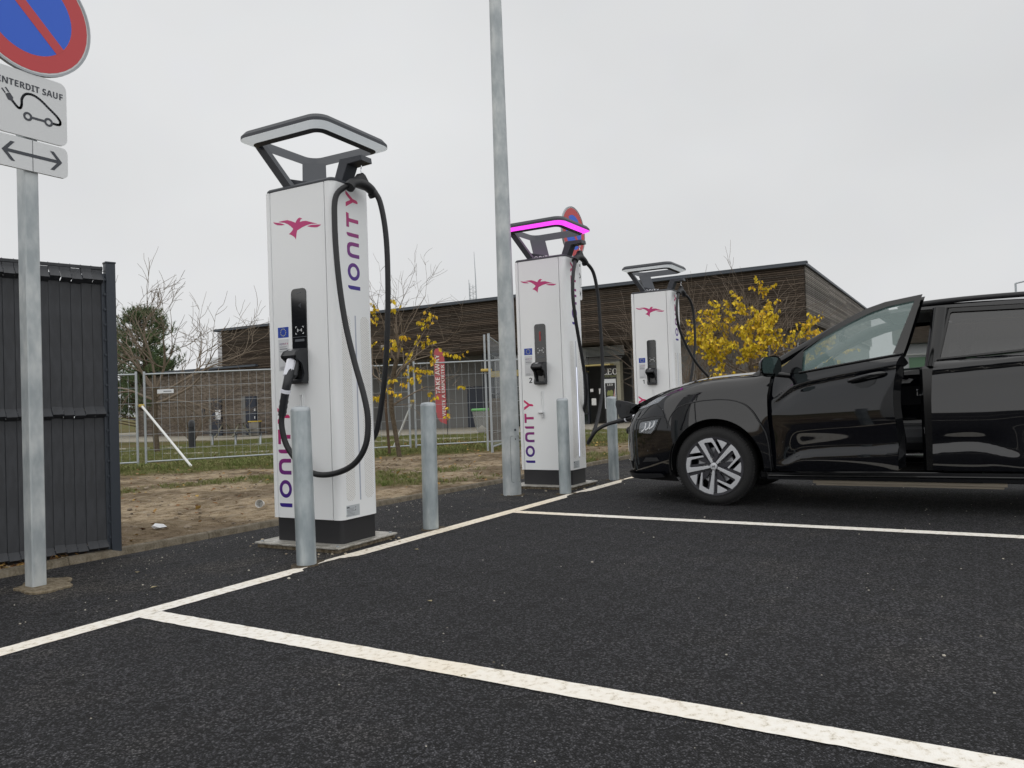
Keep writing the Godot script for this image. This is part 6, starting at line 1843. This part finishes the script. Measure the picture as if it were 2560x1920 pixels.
	ps = S(); box(ps, V(-0.014, 1.185, 0.262), V(0.088, 0.15, 0.06), 0.024, Basis(Vector3.RIGHT, -0.3)); obj("plug_grip", ps, M.plastic_black, c)

	c = charger(V(-3.825, 0, -7.30), 0.0, "white charging station with a glowing magenta halo, feeding the black car", "2", true)
	cable(c, [V(0.390, 2.36, 0.11), V(0.42, 2.20, 0.24), V(0.430, 1.979, 0.29), V(0.430, 1.736, 0.25), V(0.420, 1.494, 0.155), V(0.400, 1.223, 0.030), V(0.380, 1.020, -0.047), V(0.33, 0.852, -0.117), V(0.26, 0.75, -0.17)])
	cable(c, [V(0.390, 2.373, -0.11), V(0.42, 2.27, -0.25), V(0.430, 2.024, -0.33), V(0.430, 1.713, -0.36), V(0.430, 1.423, -0.38), V(0.430, 1.132, -0.370), V(0.430, 0.902, -0.312), V(0.440, 0.696, -0.178), V(0.450, 0.536, -0.008), V(0.470, 0.469, 0.140), V(0.525, 0.500, 0.225), V(0.600, 0.595, 0.222), V(0.680, 0.650, 0.150), V(0.800, 0.683, 0.112)])
	plug(c, [V(0.79, 0.681, 0.112), V(0.86, 0.697, 0.114), V(0.92, 0.711, 0.12), V(0.99, 0.724, 0.135)])
	ps = S(); box(ps, V(0.995, 0.728, 0.136), V(0.075, 0.062, 0.062), 0.018, Basis(Vector3.BACK, 0.2)); obj("plug_shell", ps, M.conn_white, c)
	var glow := OmniLight3D.new(); glow.name = "halo_glow"; glow.light_color = Color8(255, 80, 245); glow.light_energy = 0.03; glow.omni_range = 6.0; glow.omni_attenuation = 2.0; glow.light_size = 0.3; glow.shadow_enabled = true
	c.add_child(glow); glow.position = V(0, 2.66, 0)

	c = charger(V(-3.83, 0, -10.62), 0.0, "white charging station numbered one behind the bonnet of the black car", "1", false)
	cable(c, [V(0.390, 2.36, 0.11), V(0.42, 2.22, 0.30), V(0.430, 2.038, 0.36), V(0.430, 1.839, 0.28), V(0.450, 1.621, 0.073), V(0.500, 1.428, -0.089), V(0.550, 1.285, -0.265), V(0.600, 1.157, -0.46), V(0.65, 0.9, -0.7), V(0.7, 0.3, -0.95), V(0.72, 0.03, -1.05), V(0.7, 0.02, -1.5)])
	cable(c, [V(0.390, 2.38, -0.11), V(0.42, 2.28, -0.30), V(0.430, 2.080, -0.40), V(0.430, 1.705, -0.42), V(0.410, 1.424, -0.37), V(0.380, 1.111, -0.28), V(0.34, 0.85, -0.2), V(0.26, 0.7, -0.16)])

	for cc in get_children():
		if String(cc.name).begins_with("charging_station") and cc.get_node_or_null("halo_glow") == null:
			var pale := OmniLight3D.new(); pale.name = "halo_glow"; pale.light_color = Color8(205, 222, 224); pale.light_energy = 0.012; pale.omni_range = 6.0; pale.omni_attenuation = 2.0; pale.light_size = 0.3; pale.shadow_enabled = true
			cc.add_child(pale); pale.position = V(0, 2.66, 0)
	# bollards and posts
	bollard(V(-3.394, 0, -3.294), Vector2(0.012, 0.0), "galvanised bollard before the charger with its plug holstered")
	bollard(V(-3.446, 0, -4.584), Vector2(0.010, 0.0), "galvanised bollard standing alone between that charger and the lamp post")
	bollard(V(-3.418, 0, -6.732), Vector2(0.0, 0.0), "galvanised bollard before the charger with the magenta halo")
	bollard(V(-3.452, 0, -8.012), Vector2(0.0, 0.0), "galvanised bollard behind the charging plug of the black car")
	bollard(V(-3.43, 0, -10.05), Vector2(0.0, 0.0), "galvanised bollard before the charger numbered one")
	for p in [[V(-3.40, 0.006, -3.30), Vector2(0.13, 0.15), 4], [V(-3.44, 0.006, -4.60), Vector2(0.12, 0.13), 5], [V(-3.42, 0.006, -6.74), Vector2(0.13, 0.12), 6], [V(-3.45, 0.006, -8.03), Vector2(0.12, 0.12), 7], [V(-3.89, 0.006, -6.53), Vector2(0.15, 0.16), 8]]:
		mortar_patch("mud_collar", p[0], p[1] * 0.85, p[2], M.mud)
	mortar_patch("post_footing", V(-4.37, 0.014, -2.32), Vector2(0.20, 0.18), 9, M.mortar)
	lamp_post(V(-3.90, 0, -6.53))
	parking_sign(V(-4.39, 0, -2.285), "no-parking sign with two plates on a post beside the dark fence", 3.137)
	parking_sign(V(-4.42, 0, -9.1), "no-parking sign half hidden behind the charger with the magenta halo", 3.10)
	car()
	small_things()
	plants()
	ground_cover()
